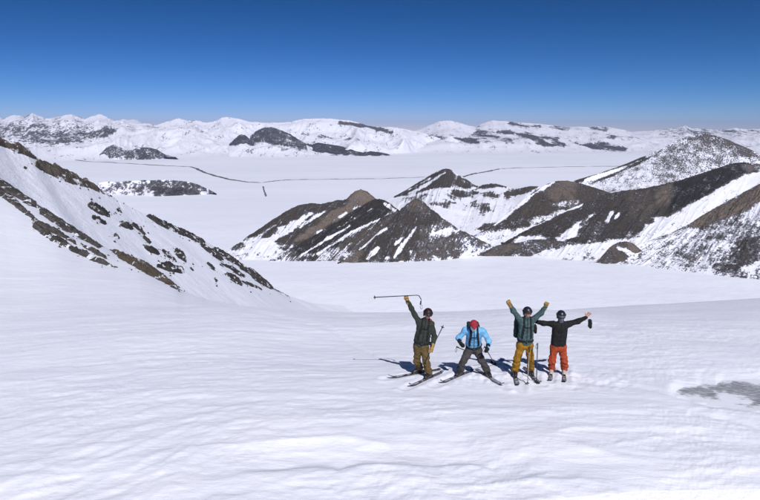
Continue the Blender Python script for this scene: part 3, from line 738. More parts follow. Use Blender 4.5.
# --- dark river banks drawn across the plain
def bank(px_pts, w, h, label, seed):
    P = np.array([on_plane(x, y, ZB) for x, y in px_pts])
    n = max(60, int(len(px_pts) * 30)); s = np.linspace(0, 1, n)
    C = curve(P, s); C[:, 1] += 50 * (fbm(s * n / 7, s * 0, seed, 3) - 0.5)
    T = np.gradient(C[:, :2], axis=0); T /= np.linalg.norm(T, axis=1)[:, None]; N = np.stack([-T[:, 1], T[:, 0]], 1)
    prof = [(-1, -3, 0), (-0.45, 0.75, 1), (0.0, 1.0, 1), (0.5, 0.5, 1), (1, -3, 0)]
    hh = 0.6 * h * (0.45 + 0.9 * sstep(0.25, 0.75, fbm(s * n / 9, s * 0 + 5, seed + 3, 3))) * sstep(0, 0.05, s) * sstep(1, 0.95, s)
    V = []
    for a, b, c in prof:
        q = np.zeros((n, 3)); q[:, :2] = C[:, :2] + N * (a * w * 0.75)
        q[:, 2] = ZB + (b * hh if c else -3); V.append(q)
    V = np.stack(V, 1)
    o = new_mesh('river_bank', V.reshape(-1, 3), grid_faces(n, 5), M_BANK)
    tag(o, label, kind='structure')
M_BANK = plain('bank_earth', (0.12, 0.11, 0.11), 0.9)
bank([(56, 158), (74, 160), (92, 161.6), (128, 163.5), (164, 165.7), (191.6, 166.8), (198, 169.5), (205, 172.5), (218, 176.5), (233, 180), (247, 182), (262, 182.8)], 26, 5.5, 'dark winding river bank crossing the plain on the left', 3)
bank([(262, 182.8), (275, 181), (287, 180), (317, 179.5), (347, 179), (385, 178.6), (425, 177)], 18, 3.4, 'thin faint river bank across the middle of the plain', 5)
bank([(456, 178.5), (464, 176.4), (476, 173.5), (490, 171), (500, 168.8)], 24, 7.0, 'short dark river bank beyond the pointed hill', 7)
bank([(500, 168.8), (516, 168), (533, 167.5), (570, 166.8), (607, 166.4), (650, 166)], 18, 3.6, 'thin river bank across the plain on the right', 9)
bank([(263, 186.5), (264, 190), (265, 193), (266, 196.5)], 7, 5.5, 'tiny dark mark of bare ground lying alone on the plain', 13)

# ------------------------------------------------------------------ rock outcrops standing out of the snow
def outcrop(V, px, py, shape, hgt, mat, parent, seed, rough=3.0, lam=6.0, label=None):
    """a rugged rock patch on a surface grid V; shape = ('p', polygon) or ('l', points, widths) in picture points"""
    sd = sd_poly(px, py, shape[1]) if shape[0] == 'p' else sd_line(px, py, shape[1], shape[2])
    X, Y, Z = V[..., 0], V[..., 1], V[..., 2]
    bb = sd < rough * 2.2
    if not bb.any(): return None
    r0, r1 = np.where(bb.any(1))[0][[0, -1]]; c0, c1 = np.where(bb.any(0))[0][[0, -1]]
    r0, c0 = max(r0 - 2, 0), max(c0 - 2, 0)
    sl = (slice(r0, r1 + 3), slice(c0, c1 + 3))
    X, Y, Z, sd = X[sl], Y[sl], Z[sl], sd[sl]
    sd = sd + rough * 2.4 * (fbm(X / lam, Y / lam + Z / lam, seed, 4, 0.62) - 0.5) + rough * 0.9 * (fbm(X / lam * 3.3, Y / lam * 3.3 + Z / lam * 2.5, seed + 2, 3, 0.6) - 0.5)
    m = sstep(0.0, -2.6, sd)
    h = hgt * (0.25 + 1.1 * ridged(X / lam * 1.7, Y / lam * 1.7 + Z / lam, seed + 5, 4, 0.6)) * m - 0.12 * hgt
    h = np.where(sd > 0, -0.35 * hgt, h)
    keep_v = sd < 1.2
    nr, nc = X.shape
    F = grid_faces(nr, nc)
    F = F[keep_v.ravel()[F].any(1)]
    if len(F) == 0: return None
    W = np.stack([X + 0.3 * hgt * (noise2(X / lam * 3, Z / lam * 3, seed) - .5) * m, Y, Z + h], -1).reshape(-1, 3)
    ids, inv = np.unique(F, return_inverse=True)
    o = new_mesh('rock_outcrop', W[ids], inv.reshape(F.shape), mat, parent, smooth=False)
    if label: o['label'] = label
    return o

M_BROWN = mat_rock('rock_brown', (0.075, 0.063, 0.053), (0.13, 0.108, 0.09), 0.12, 3.0)
M_DARK = mat_rock('rock_dark', (0.035, 0.033, 0.034), (0.085, 0.075, 0.068), 0.12, 3.0)
M_GREY = mat_rock('rock_grey', (0.055, 0.052, 0.052), (0.11, 0.10, 0.095), 0.5, 0.6)
M_RUST = mat_rock('rock_rust', (0.085, 0.068, 0.054), (0.13, 0.105, 0.082), 0.5, 0.6)

def zz(pts, ox=0.0, oy=130.0, k=2.5333):
    return [(ox + x / k, oy + y / k) for x, y in pts]

# --- the ridge coming down from the left edge
rx = [(-75, 105, 250), (-35, 122, 290), (0, 138.7, 330), (24, 148, 350), (39.5, 159, 365), (55, 165.5, 380), (75, 175, 400), (91, 183, 420), (110.5, 195, 440), (120, 202, 450), (138, 211, 470), (158, 220, 500), (178, 229, 530), (197, 237, 560), (215, 246.5, 600), (233, 258, 640), (253, 270.5, 690), (272, 287, 740), (290, 296, 790), (312, 303, 880), (345, 306, 1010), (380, 309, 1040)]
rb = [(60, 350, 170), (90, 350, 185), (120, 348, 200), (140, 345, 215), (155, 343, 230), (168, 340, 245), (182, 337, 260), (195, 334, 280), (208, 330, 300), (220, 327, 320), (232, 324, 345), (244, 321, 375), (256, 319, 410), (268, 317, 450), (280, 316, 500), (292, 315, 560), (304, 318, 620), (318, 320, 690), (334, 322, 760), (352, 324, 830), (372, 324, 900), (400, 324, 940)]
M_RIDGE = mat_hill('ridge_snow', 0.35, (40, 6), sa=0.10, na=0.12, fa=0.12, keep=1.0, snow=SNOW)
LR, LV, (LPX, LPY), LW = strip('hillside', rx, rb, M_RIDGE, [], 'bright snowy ridge descending from the left edge with scattered brown rocks', nu=460, nv=190, nb=16,
      L0=0.06, T0=0.4, amp=2.2, lam=70, gully=0.5, gn=10, skyn=0.8, seed=201, back=(-140, 90, -120), shape=0.9, zmin=-320, skirt=0.9, footsnow=0)
LROCK = [
    (('p', zz([(-80, -10), (0, 20), (60, 45), (95, 70), (100, 80), (60, 66), (20, 48), (0, 43), (-80, 8)])), 4.0, M_BROWN, 'brown rock cap on the crest at the left edge'),
    (('p', zz([(86, 92), (100, 78), (140, 89), (190, 113), (235, 136), (275, 160), (300, 186), (270, 168), (225, 150), (170, 134), (120, 112)])), 4.0, M_BROWN, 'long brown rock cap along the crest'),
    (('l', zz([(303, 174), (325, 188), (355, 206)]), [2.2, 1.5, 1.2]), 3.0, M_DARK, None),
    (('l', zz([(230, 190), (252, 203), (275, 217)]), [3.5, 4.5, 2.5]), 2.6, M_DARK, None),
    (('l', zz([(235, 222), (250, 229), (268, 238)]), [2.2, 3.0, 1.5]), 2.6, M_DARK, None),
    (('l', zz([(300, 203), (304, 207)]), 2.2), 2.2, M_DARK, None),
    (('l', zz([(305, 239), (320, 243), (334, 249)]), [2.8, 3.8, 2.0]), 2.6, M_DARK, None),
    (('l', zz([(338, 240), (352, 250), (366, 264)]), [2.0, 3.2, 2.0]), 2.6, M_DARK, None),
    (('l', zz([(366, 272), (378, 285)]), 2.4), 2.4, M_DARK, None),
    (('l', zz([(368, 296), (386, 304), (403, 313)]), [2.6, 4.0, 2.2]), 2.6, M_DARK, None),
    (('l', zz([(415, 306), (430, 320), (445, 334)]), [1.8, 2.8, 1.8]), 2.6, M_DARK, None),
    (('l', zz([(446, 304), (458, 318), (470, 332)]), [2.6, 4.4, 2.0]), 2.6, M_DARK, None),
    (('l', zz([(402, 343), (430, 350), (464, 358)]), [3.0, 5.0, 2.4]), 3.0, M_DARK, None),
    (('l', zz([(293, 268), (298, 273)]), 1.8), 2.0, M_DARK, None),
    (('l', zz([(484, 350), (488, 356)]), 1.6), 2.0, M_DARK, None),
    (('l', zz([(372, 218), (400, 232), (440, 250), (480, 266), (515, 284)]), [1.5, 3.4, 3.8, 3.4, 2.6]), 3.2, M_DARK, 'dark rock band along the lower crest'),
    (('l', zz([(512, 290), (540, 312), (562, 328)]), [2.6, 3.8, 2.4]), 3.2, M_DARK, None),
    (('l', zz([(545, 300), (585, 325), (612, 346)]), [2.4, 4.0, 2.4]), 3.2, M_DARK, None),
    (('l', zz([(528, 338), (542, 352)]), [2.4, 2.0]), 2.6, M_DARK, None),
    (('l', zz([(560, 340), (590, 352), (618, 372)]), [1.6, 2.8, 1.8]), 3.0, M_DARK, None),
    (('l', zz([(575, 366), (600, 380), (612, 392)]), [2.4, 3.2, 1.4]), 3.0, M_DARK, None),
    (('l', zz([(612, 350), (640, 362), (668, 382), (688, 400)]), [2.2, 4.2, 5.0, 2.2]), 3.4, M_DARK, None),
    (('l', zz([(615, 384), (640, 394), (662, 404)]), [1.5, 2.2, 1.2]), 2.6, M_DARK, None),
    (('l', zz([(690, 402), (712, 412), (734, 421)]), [1.2, 0.9, 1.0]), 2.4, M_DARK, None),
    (('l', zz([(545, 376), (549, 381)]), 1.5), 2.0, M_DARK, None),
    (('l', zz([(62, 95), (66, 98)]), 1.8), 1.8, M_DARK, None),
]
for i, (shp, h, m, lb) in enumerate(LROCK):
    outcrop(LV, LPX, LPY, shp, h, m, LR, 300 + 7 * i, rough=1.4, lam=7.0, label=lb)

# --- the rock band on the brow of the near slope, left
def brow_grid():
    az = np.linspace(math.radians(-38), math.radians(-15), 520); rho = np.linspace(30, 128, 300)
    R, A = np.meshgrid(rho, az, indexing='ij')
    V = np.stack([R * np.sin(A), R * np.cos(A), smooth_z(R, A)], -1)
    return V, proj(V)
BV, (BPX, BPY) = brow_grid()
SLOPE = bpy.data.objects['snow_slope']
BROCK = [
    (('p', zz([(-60, 100), (0, 124), (30, 143), (60, 163), (95, 186), (95, 200), (60, 186), (30, 168), (0, 150), (-60, 120)])), 0.55, M_GREY, None),
    (('l', zz([(-40, 128), (0, 156), (30, 178), (62, 206), (85, 222)]), [3.6, 4.2, 3.6, 3.0, 2.0]), 0.5, M_GREY, None),
    (('p', zz([(92, 188), (130, 210), (170, 236), (215, 266), (262, 296), (250, 302), (205, 278), (150, 248), (100, 214)])), 0.55, M_GREY, 'long grey rock band on the brow of the slope'),
    (('l', zz([(82, 226), (110, 246), (150, 262), (190, 286)]), [2.2, 4.0, 3.4, 2.5]), 0.5, M_GREY, None),
    (('l', zz([(88, 246), (130, 272), (180, 300), (230, 324), (285, 346)]), [3.0, 3.6, 3.2, 2.8, 1.6]), 0.5, M_GREY, None),
    (('l', zz([(205, 290), (245, 312), (275, 330)]), [2.0, 2.6, 1.4]), 0.45, M_GREY, None),
    (('p', zz([(270, 294), (300, 308), (345, 326), (390, 352), (425, 378), (448, 396), (456, 408), (430, 398), (395, 380), (350, 356), (300, 326)])), 0.55, M_RUST, 'rusty brown rocks at the foot of the band'),
]
for i, (shp, h, m, lb) in enumerate(BROCK):
    outcrop(BV, BPX, BPY, shp, h, m, SLOPE, 500 + 7 * i, rough=1.1, lam=1.6, label=lb)

# --- loose stones below and between the outcrops
def stones(V, px, py, shapes, n, lo, hi, reach, mat, parent, seed):
    rng = np.random.default_rng(seed)
    sd = np.full(px.shape, 1e9)
    for s in shapes: sd = np.minimum(sd, sd_poly(px, py, s[1]) if s[0] == 'p' else sd_line(px, py, s[1], s[2]))
    w = np.where((sd > -1) & (sd < reach * 2.5), np.exp(-np.maximum(sd, 0) / reach), 0).ravel()
    P = V.reshape(-1, 3)[rng.choice(w.size, n, p=w / w.sum())]
    octa = np.array([(1, 0, 0), (-1, 0, 0), (0, 1, 0), (0, -1, 0), (0, 0, 1), (0, 0, -0.6)], float)
    tri = np.array([(0, 2, 4), (2, 1, 4), (1, 3, 4), (3, 0, 4), (2, 0, 5), (1, 2, 5), (3, 1, 5), (0, 3, 5)])
    s = lo + (hi - lo) * rng.random(n) ** 2.5
    VV = P[:, None] + octa[None] * s[:, None, None] * (0.6 + 0.8 * rng.random((n, 6, 3))) + rng.normal(0, 0.2, (n, 6, 3)) * s[:, None, None]
    VV[:, :, :2] += rng.normal(0, lo, (n, 1, 2))
    F = (tri[None] + 6 * np.arange(n)[:, None, None]).reshape(-1, 3)
    o = new_mesh('loose_stones', VV.reshape(-1, 3), F, mat, parent, smooth=False)
    o['kind'] = 'stuff'
stones(LV, LPX, LPY, [r[0] for r in LROCK], 420, 0.2, 1.1, 2.2, M_DARK, LR, 5)
stones(BV, BPX, BPY, [r[0] for r in BROCK], 320, 0.05, 0.25, 1.6, M_GREY, SLOPE, 6)

# ------------------------------------------------------------------ implicit shapes turned into meshes (people, packs)
def nrm(v):
    v = np.asarray(v, float); return v / np.linalg.norm(v)

def s_cone(P, a, b, ra, rb):
    a = np.asarray(a, float); b = np.asarray(b, float)
    e = b - a; L2 = max(float(e @ e), 1e-9)
    q = P - a
    t = np.clip((q @ e) / L2, 0, 1)
    return np.linalg.norm(q - t[..., None] * e, axis=-1) - (ra + (rb - ra) * t)

def s_ell(P, c, R, U, F, r):
    q = P - np.asarray(c, float)
    k = np.stack([q @ R / r[0], q @ F / r[1], q @ U / r[2]], -1)
    return (np.linalg.norm(k, axis=-1) - 1) * min(r)

def s_box(P, c, R, U, F, h, rnd):
    q = P - np.asarray(c, float)
    k = np.abs(np.stack([q @ R, q @ F, q @ U], -1)) - (np.asarray(h) - rnd)
    return np.linalg.norm(np.maximum(k, 0), axis=-1) + np.minimum(k.max(-1), 0) - rnd

def smin(a, b, k):
    h = np.clip(0.5 + 0.5 * (b - a) / k, 0, 1)
    return b + (a - b) * h - k * h * (1 - h)

def blend(ds, k):
    r = ds[0]
    for d in ds[1:]: r = smin(r, d, k)
    return r

def nets(f, lo, hi, h):
    """surface nets: one closed quad mesh of f = 0"""
    lo = np.asarray(lo, float); n = np.ceil((np.asarray(hi, float) - lo) / h).astype(int) + 1
    g = np.stack(np.meshgrid(*[lo[i] + h * np.arange(n[i]) for i in range(3)], indexing='ij'), -1)
    D = f(g); S = D < 0
    cs = [(a, b, c) for a in (0, 1) for b in (0, 1) for c in (0, 1)]
    sub = lambda A, o: A[o[0]:n[0] - 1 + o[0], o[1]:n[1] - 1 + o[1], o[2]:n[2] - 1 + o[2]]
    cnt = sum(sub(S, o).astype(int) for o in cs)
    act = (cnt > 0) & (cnt < 8)
    I = np.argwhere(act)
    idx = np.full(act.shape, -1); idx[act] = np.arange(len(I))
    acc = np.zeros((len(I), 3)); num = np.zeros(len(I))
    Dc = {o: sub(D, o)[act] for o in cs}
    for o in cs:
        for ax in range(3):
            if o[ax]: continue
            p = list(o); p[ax] = 1; p = tuple(p)
            a, b = Dc[o], Dc[p]; m = (a < 0) != (b < 0)
            t = np.where(m, a / np.where(m, a - b, 1), 0)
            q = np.tile(np.array(o, float), (len(I), 1)); q[:, ax] = t
            acc[m] += q[m]; num[m] += 1
    V = lo + h * (I + acc / num[:, None])
    Fs = []
    for ax in range(3):
        b, c = (ax + 1) % 3, (ax + 2) % 3
        s0 = np.take(S, range(n[ax] - 1), ax); s1 = np.take(S, range(1, n[ax]), ax)
        for sgn, m in ((1, s0 & ~s1), (-1, ~s0 & s1)):
            E = np.argwhere(m)
            E = E[(E[:, b] > 0) & (E[:, c] > 0) & (E[:, b] < n[b] - 1) & (E[:, c] < n[c] - 1)]
            if not len(E): continue
            q = []
            for db, dc in ((-1, -1), (0, -1), (0, 0), (-1, 0)):
                k = E.copy(); k[:, b] += db; k[:, c] += dc
                q.append(idx[k[:, 0], k[:, 1], k[:, 2]])
            q = np.stack(q, 1)
            Fs.append(q if sgn > 0 else q[:, ::-1])
    F = np.concatenate(Fs)
    return V, F[(F >= 0).all(1)]

def blob(name, f, lo, hi, h, mat, parent=None):
    V, F = nets(f, lo, hi, h)
    return new_mesh(name, V, F, mat, parent)

def cloth(name, c, c2=None, bump=0.012, rough=0.85, scale=18):
    k = NT(name); co = k.n('TexCoord').outputs['Object']
    n = k.noise(co, scale, 4, 0.6); w = k.noise(co, 260, 2, 0.5)
    c2 = c2 or tuple(x * 0.6 for x in c)
    k.put(k.b.inputs['Base Color'], k.mix(k.rng(n, 0.35, 0.65), rgb(*c2), rgb(*c)))
    k.put(k.b.inputs['Roughness'], rough); k.put(k.b.inputs['Specular IOR Level'], 0.25)
    k.put(k.b.inputs['Normal'], k.bump(k.math('ADD', n, k.math('MULTIPLY', w, 0.15)), 0.6, bump))
    return k.m

M_SKIN = plain('skin', (0.46, 0.23, 0.17), 0.55)
M_BLACK = cloth('black_cloth', (0.014, 0.014, 0.016))
M_STRAP = cloth('strap_webbing', (0.016, 0.017, 0.02))
M_LENS = plain('goggle_lens', (0.03, 0.018, 0.018), 0.12)
M_FRAME = plain('goggle_frame', (0.02, 0.02, 0.022), 0.4)
M_POLE = plain('pole_shaft', (0.03, 0.03, 0.035), 0.35, 0.3)
M_POLE_L = plain('pole_shaft_light', (0.35, 0.31, 0.27), 0.35, 0.3)
M_GRIP = plain('pole_grip', (0.012, 0.012, 0.013), 0.7)
M_GRIP_G = plain('pole_grip_green', (0.03, 0.09, 0.075), 0.6)
M_TAN = cloth('tan_leather', (0.36, 0.22, 0.075))
M_BOOT_D = plain('boot_dark', (0.02, 0.019, 0.02), 0.4)
M_BOOT_W = plain('boot_light', (0.55, 0.50, 0.44), 0.4)
M_BOOT_O = plain('boot_pale', (0.50, 0.40, 0.36), 0.4)

def tube(pts, r, n=8, cap=True):
    """vertices and quads of a round bar through points; r one radius or one per point"""
    P = np.asarray(pts, float); m = len(P)
    r = np.full(m, float(r)) if np.isscalar(r) else np.asarray(r, float)
    T = np.gradient(P, axis=0) if m > 2 else np.repeat((P[1:] - P[:1]), 2, 0)
    V = []
    ref = np.array([0, 0, 1.0]) if abs(nrm(T[0])[2]) < 0.9 else np.array([1.0, 0, 0])
    for i in range(m):
        t = nrm(T[i]); a = nrm(np.cross(t, ref)); b = np.cross(t, a)
        for j in range(n):
            w = 2 * math.pi * j / n
            V.append(P[i] + r[i] * (math.cos(w) * a + math.sin(w) * b))
    F = [[i * n + j, i * n + (j + 1) % n, (i + 1) * n + (j + 1) % n, (i + 1) * n + j] for i in range(m - 1) for j in range(n)]
    if cap:
        F.append(list(range(n))[::-1]); F.append(list(range((m - 1) * n, m * n)))
    return V, F

def bar(name, pts, r, mat, parent, n=8, smooth=True):
    V, F = tube(pts, r, n)
    return new_mesh(name, np.array(V), F, mat, parent, smooth)

def empty(name, loc):
    e = bpy.data.objects.new(name, None); COL.objects.link(e)
    e.location = [float(c) for c in loc]; e.empty_display_size = 0.2
    return e

# ------------------------------------------------------------------ skis and poles
def ski(i, frac_foot_px, label, top):
    tip, tail = SKI_3D[i]
    foot = hit(*frac_foot_px)
    d = nrm((tip - tail) * np.array([1, 1, 0])); sd = np.array([d[1], -d[0], 0])
    base = foot.copy()
    e = empty('ski', base)
    k_front = min(max(float(np.linalg.norm((tip - foot)[:2])), 0.72), 0.98); k_back = 0.78
    n = 26; V = []
    for j in range(n + 1):
        s = -k_back + (k_back + k_front) * j / n
        u = j / n
        w = 0.052 - 0.010 * math.sin(math.pi * u) + 0.006 * u
        if u > 0.86: w *= math.sqrt(max(1 - ((u - 0.86) / 0.14) ** 2, 0.02))
        if u < 0.04: w *= 0.75 + 0.25 * u / 0.04
        up = 0.10 * max(0, (u - 0.84) / 0.16) ** 2 + 0.02 * max(0, (0.06 - u) / 0.06) ** 2
        p = base + d * s
        z = float(ground(p[0], p[1])) + 0.034 + up
        for a, b in ((-w, 0.0), (w, 0.0), (w, 0.014), (-w, 0.014)):
            q = p + sd * a; V.append([q[0] - base[0], q[1] - base[1], z + b - base[2]])
    F = []
    for j in range(n):
        o, p = j * 4, j * 4 + 4
        F += [[o + c, o + (c + 1) % 4, p + (c + 1) % 4, p + c] for c in range(4)]
    F += [[3, 2, 1, 0], [n * 4 + c for c in range(4)]]
    new_mesh('ski_body', np.array(V), F, top, e, False)
    def seg(name, s0, s1, w, h, mat):
        V = []
        for s in (s0, s1):
            p = base + d * s; z = float(ground(p[0], p[1])) + 0.049
            for a, b in ((-w, 0), (w, 0), (w * .8, h), (-w * .8, h)):
                q = p + sd * a; V.append([q[0] - base[0], q[1] - base[1], z + b - base[2]])
        F = [[c, (c + 1) % 4, 4 + (c + 1) % 4, 4 + c] for c in range(4)] + [[3, 2, 1, 0], [4, 5, 6, 7]]
        new_mesh(name, np.array(V), F, mat, e, False)
    seg('binding_toe', 0.12, 0.20, 0.034, 0.035, M_GRIP); seg('binding_heel', -0.22, -0.12, 0.032, 0.05, M_GRIP)
    for s0, s1 in ((k_front * 0.52, k_front * 0.74), (k_front * 0.30, k_front * 0.36)):
        seg('printed_panel', s0, s1, 0.030, 0.004, M_SKI_PRINT)
    tag(e, label, 'ski', 'skis on the snow under the four skiers')
    return e, foot + np.array([0, 0, 0.05]), d

def ski_mat(name, c, c2):
    k = NT(name); co = k.n('TexCoord').outputs['Object']
    n = k.noise(co, 7, 3, 0.6); n2 = k.noise(co, 30, 3, 0.6)
    c_ = k.mix(k.rng(n, 0.45, 0.55), rgb(*c), rgb(*c2))
    c_ = k.mix(k.rng(n2, 0.55, 0.68, 0, 0.8), c_, SNOW)          # dusting of snow
    k.put(k.b.inputs['Base Color'], c_); k.put(k.b.inputs['Roughness'], 0.4)
    return k.m
M_SKI_A = ski_mat('ski_topsheet_dark', (0.02, 0.02, 0.024), (0.05, 0.03, 0.03))
M_SKI_B = ski_mat('ski_topsheet_white', (0.03, 0.03, 0.035), (0.24, 0.24, 0.26))
M_SKI_PRINT = plain('ski_print', (0.42, 0.42, 0.46), 0.4)

def pole(label, tip, top, grip_len=0.15, shaft=None, grip=None, bend=None, basket_at=0.07):
    """tip = basket end, top = grip end; bend = extra points between hand and grip"""
    tip, top = np.asarray(tip, float), np.asarray(top, float)
    e = empty('ski_pole', tip)
    pts = [tip] + [np.asarray(b, float) for b in (bend or [])] + [top]
    L = [p - tip for p in pts]
    d = nrm(L[1]); dl = nrm(L[-1] - L[-2])
    bar('shaft', L[:-1] + [L[-1] - dl * grip_len * 0.9], 0.0115, shaft or M_POLE, e)
    g0 = L[-1] - dl * grip_len
    bar('grip', [g0, g0 + dl * 0.02, g0 + dl * grip_len * .5, g0 + dl * grip_len * .9, L[-1]], [0.013, 0.019, 0.016, 0.021, 0.015], grip or M_GRIP, e)
    c = d * basket_at
    bar('basket', [c - d * 0.012, c - d * 0.006, c + d * 0.004, c + d * 0.02], [0.018, 0.05, 0.046, 0.014], M_GRIP, e, 12)
    bar('point', [np.zeros(3), d * 0.05], [0.003, 0.008], M_POLE_L, e)
    s = g0 + dl * grip_len * .85
    side = nrm(np.cross(dl, [0, 1, 0.2])) * 0.05
    bar('wrist_strap', [s, s + side * .7 + [0, 0, -.03], s + side + [0, 0, -.10], s + side * .4 + [0, 0, -.14], s - side * .15 + [0, 0, -.08], s], 0.006, M_STRAP, e, 6)
    tag(e, label, 'ski pole', 'ski poles held or planted by the skiers')
    return e

# ------------------------------------------------------------------ people
def hand_parts(W, d, n, pose, r, k=1.0):
    """palm, four fingers and thumb as cones; d along the hand, n out of the palm"""
    d = nrm(d); n = nrm(n - d * float(np.dot(n, d))); b = np.cross(d, n)
    out = [(W, W + d * 0.035 * k, r * 2.6, r * 2.8)]
    for s in (-1, 0, 1):
        out.append((W + d * 0.03 * k + b * s * 0.02 * k, W + d * 0.09 * k + b * s * 0.026 * k, r * 1.8, r * 1.5))
    for j, (o, L) in enumerate(((-0.034, 0.062), (-0.012, 0.075), (0.012, 0.080), (0.034, 0.068))):
        p = W + d * 0.092 * k + b * o * k
        sp = d + b * o * (6 if pose == 'open' else 1)
        if pose == 'open':
            q = p + nrm(sp + n * 0.15) * L * 0.55 * k; t = q + nrm(sp + n * 0.5) * L * 0.5 * k
        else:
            q = p + nrm(sp * 0.45 + n) * L * 0.55 * k; t = q + nrm(-d * 0.85 + n * 0.25) * L * 0.55 * k
        out += [(p, q, r, r * 0.95), (q, t, r * 0.95, r * 0.8)]
    p = W + d * 0.035 * k - b * 0.035 * k
    if pose == 'open':
        q = p + nrm(d * 0.6 - b) * 0.04 * k; t = q + nrm(d - b * 0.5) * 0.035 * k
    else:
        q = p + nrm(d * 0.7 - b * 0.4 + n * 0.6) * 0.04 * k; t = q + nrm(n * 0.6 + b * 0.8 + d * .2) * 0.04 * k
    out += [(p, q, r * 1.25, r * 1.05), (q, t, r * 1.05, r * 0.85)]
    return out

def person(spec):
    base = spec['base']; Yb = base[1]
    def J(k):
        v = spec['j'][k]
        return at(v[0], v[1], Yb + v[2]) - base
    j = {k: J(k) for k in spec['j']}
    for s in 'AB':
        f, d = spec['foot' + s]
        j['foot' + s] = f - base; j['dir' + s] = d
        j['ankle' + s] = f - base + np.array([0, 0, 0.10]) - d * 0.06
    U = nrm(j['neck'] - j['pelvis']); R = j['shB'] - j['shA']; R = nrm(R - U * (R @ U)); F = np.cross(R, U)
    hf = nrm(spec['look']); hu = nrm(np.array([spec.get('tilt', 0.0), 0, 1]) - hf * float(np.dot([spec.get('tilt', 0.0), 0, 1], hf))); hr = np.cross(hu, hf) * -1
    hc = j['head']
    seed = spec['seed']
    def fold(P, a, s):
        return a * 1.5 * (np.abs(2 * noise(P[..., 0] * s, P[..., 1] * s, P[..., 2] * s * 0.8, seed) - 1) - 0.4) + a * 0.9 * (noise(P[..., 0] * s * 2.3, P[..., 1] * s * 2.3, P[..., 2] * s * 2.3, seed + 1) - 0.5)
    allp = np.array([v for k, v in j.items() if not k.startswith('dir')])
    lo, hi = allp.min(0) - 0.3, allp.max(0) + 0.3
    # ---- the body: one continuous mesh with head, neck, trunk, limbs and hands
    bare = spec.get('bare', '')
    hands = {}
    for s, sg in (('A', -1), ('B', 1)):
        hd = nrm(j['hand' + s] - j['wr' + s])
        hands[s] = hand_parts(j['wr' + s], hd, np.array(spec.get('palm' + s, (0, -1, 0)), float), spec.get('pose' + s, 'fist'), 0.0105)
    cones = [(j['pelvis'] + R * .05, j['chest'] + R * .06, .085, .075), (j['pelvis'] - R * .05, j['chest'] - R * .06, .085, .075),
             (j['chest'], j['neck'], .08, .05), (j['neck'] - U * .03, hc - hu * .06, .055, .052)]
    for s in 'AB':
        cones += [(j['chest'], j['sh' + s], .055, .042), (j['sh' + s], j['el' + s], .045, .036), (j['el' + s], j['wr' + s], .038, .027),
                  (j['hip' + s], j['kn' + s], .075, .055), (j['kn' + s], j['ankle' + s], .055, .04), (j['ankle' + s], j['foot' + s] + j['dir' + s] * .08, .04, .03)]
    def head_f(P):
        d = smin(s_ell(P, hc + hu * .025 - hf * .012, hr, hu, hf, (.077, .098, .098)), s_ell(P, hc - hu * .045 + hf * .018, hr, hu, hf, (.058, .068, .075)), .03)
        d = smin(d, s_cone(P, hc + hf * .088 + hu * .012, hc + hf * .108 - hu * .022, .009, .014), .014)       # nose
        d = smin(d, s_cone(P, hc + hf * .086 + hu * .034 - hr * .03, hc + hf * .086 + hu * .034 + hr * .03, .010, .010), .012)  # brow
        d = smin(d, s_cone(P, hc + hf * .082 - hu * .052 - hr * .016, hc + hf * .082 - hu * .052 + hr * .016, .009, .009), .008)  # lips
        for sg in (-1, 1):
            d = smin(d, s_ell(P, hc + hr * .08 * sg - hf * .012, hr, hu, hf, (.012, .020, .032)), .008)           # ears
            d = np.maximum(d, -(np.linalg.norm(P - (hc + hf * .105 + hr * .033 * sg + hu * .014), axis=-1) - .017))    # eye sockets
        return d
    hs = 0.009 if bare else 0.0125
    def body_f(P):
        D = np.full(P.shape[:-1], 1.0)
        flo = P[0, 0, 0]
        def put(d_fn, a, rad, k):
            i0 = np.maximum(np.floor((a.min(0) - rad - flo) / hs).astype(int), 0); i1 = np.ceil((a.max(0) + rad - flo) / hs).astype(int) + 1
            sl = tuple(slice(int(p), int(q)) for p, q in zip(i0, i1))
            D[sl] = smin(D[sl], d_fn(P[sl]), k)
        for a, b, ra, rb in cones:
            put(lambda Q: s_cone(Q, a, b, ra, rb), np.array([a, b]), max(ra, rb) + .09, .035)
        put(head_f, np.array([hc]), .24, .02)
        for s in 'AB':
            for a, b, ra, rb in hands[s]:
                put(lambda Q: s_cone(Q, a, b, ra, rb), np.array([a, b]), max(ra, rb) + .03, .006)
        return D
    body = blob('person', body_f, lo, hi, hs, M_SKIN)
    body.location = [float(c) for c in base]
    tag(body, spec['label'], 'person', 'skiers posing on the slope')
    # ---- jacket
    hem = j['pelvis'] - U * spec.get('hem', 0.06)
    def jack_f(P, off=0.0):
        ds = []
        for s, sg in (('A', -1), ('B', 1)):
            ds += [s_cone(P, j['neck'] + R * sg * .085 - U * .09, j['pelvis'] + R * sg * .075 - U * .12, .112, .122)]
        ds += [s_cone(P, j['neck'] - U * .12 + F * .02, j['pelvis'] - U * .12 + F * .02, .115, .125)]
        ds += [s_cone(P, j['neck'] - U * .05, j['neck'] + (hc - j['neck']) * .30, .085, .078)]
        for s in 'AB':
            ds += [s_cone(P, j['neck'] - U * .07, j['sh' + s], .085, .078), s_cone(P, j['sh' + s], j['el' + s], .078, .062), s_cone(P, j['el' + s], j['wr' + s], .064, .048)]
        d = blend(ds, .045)
        d = d + fold(P, .013, 9.0)
        # slack cloth bunches at the elbows
        for s in 'AB':
            q = np.linalg.norm(P - j['el' + s], axis=-1); d = d - .018 * np.exp(-(q / .12) ** 2) * (noise(P[..., 0] * 22, P[..., 1] * 22, P[..., 2] * 22, seed + 6) - .5)
        d = np.maximum(d, -((P - hem) @ U))
        return d
    tl = np.array([v for k, v in j.items() if k[:2] in ('sh', 'el', 'wr', 'ne', 'pe', 'ch')])
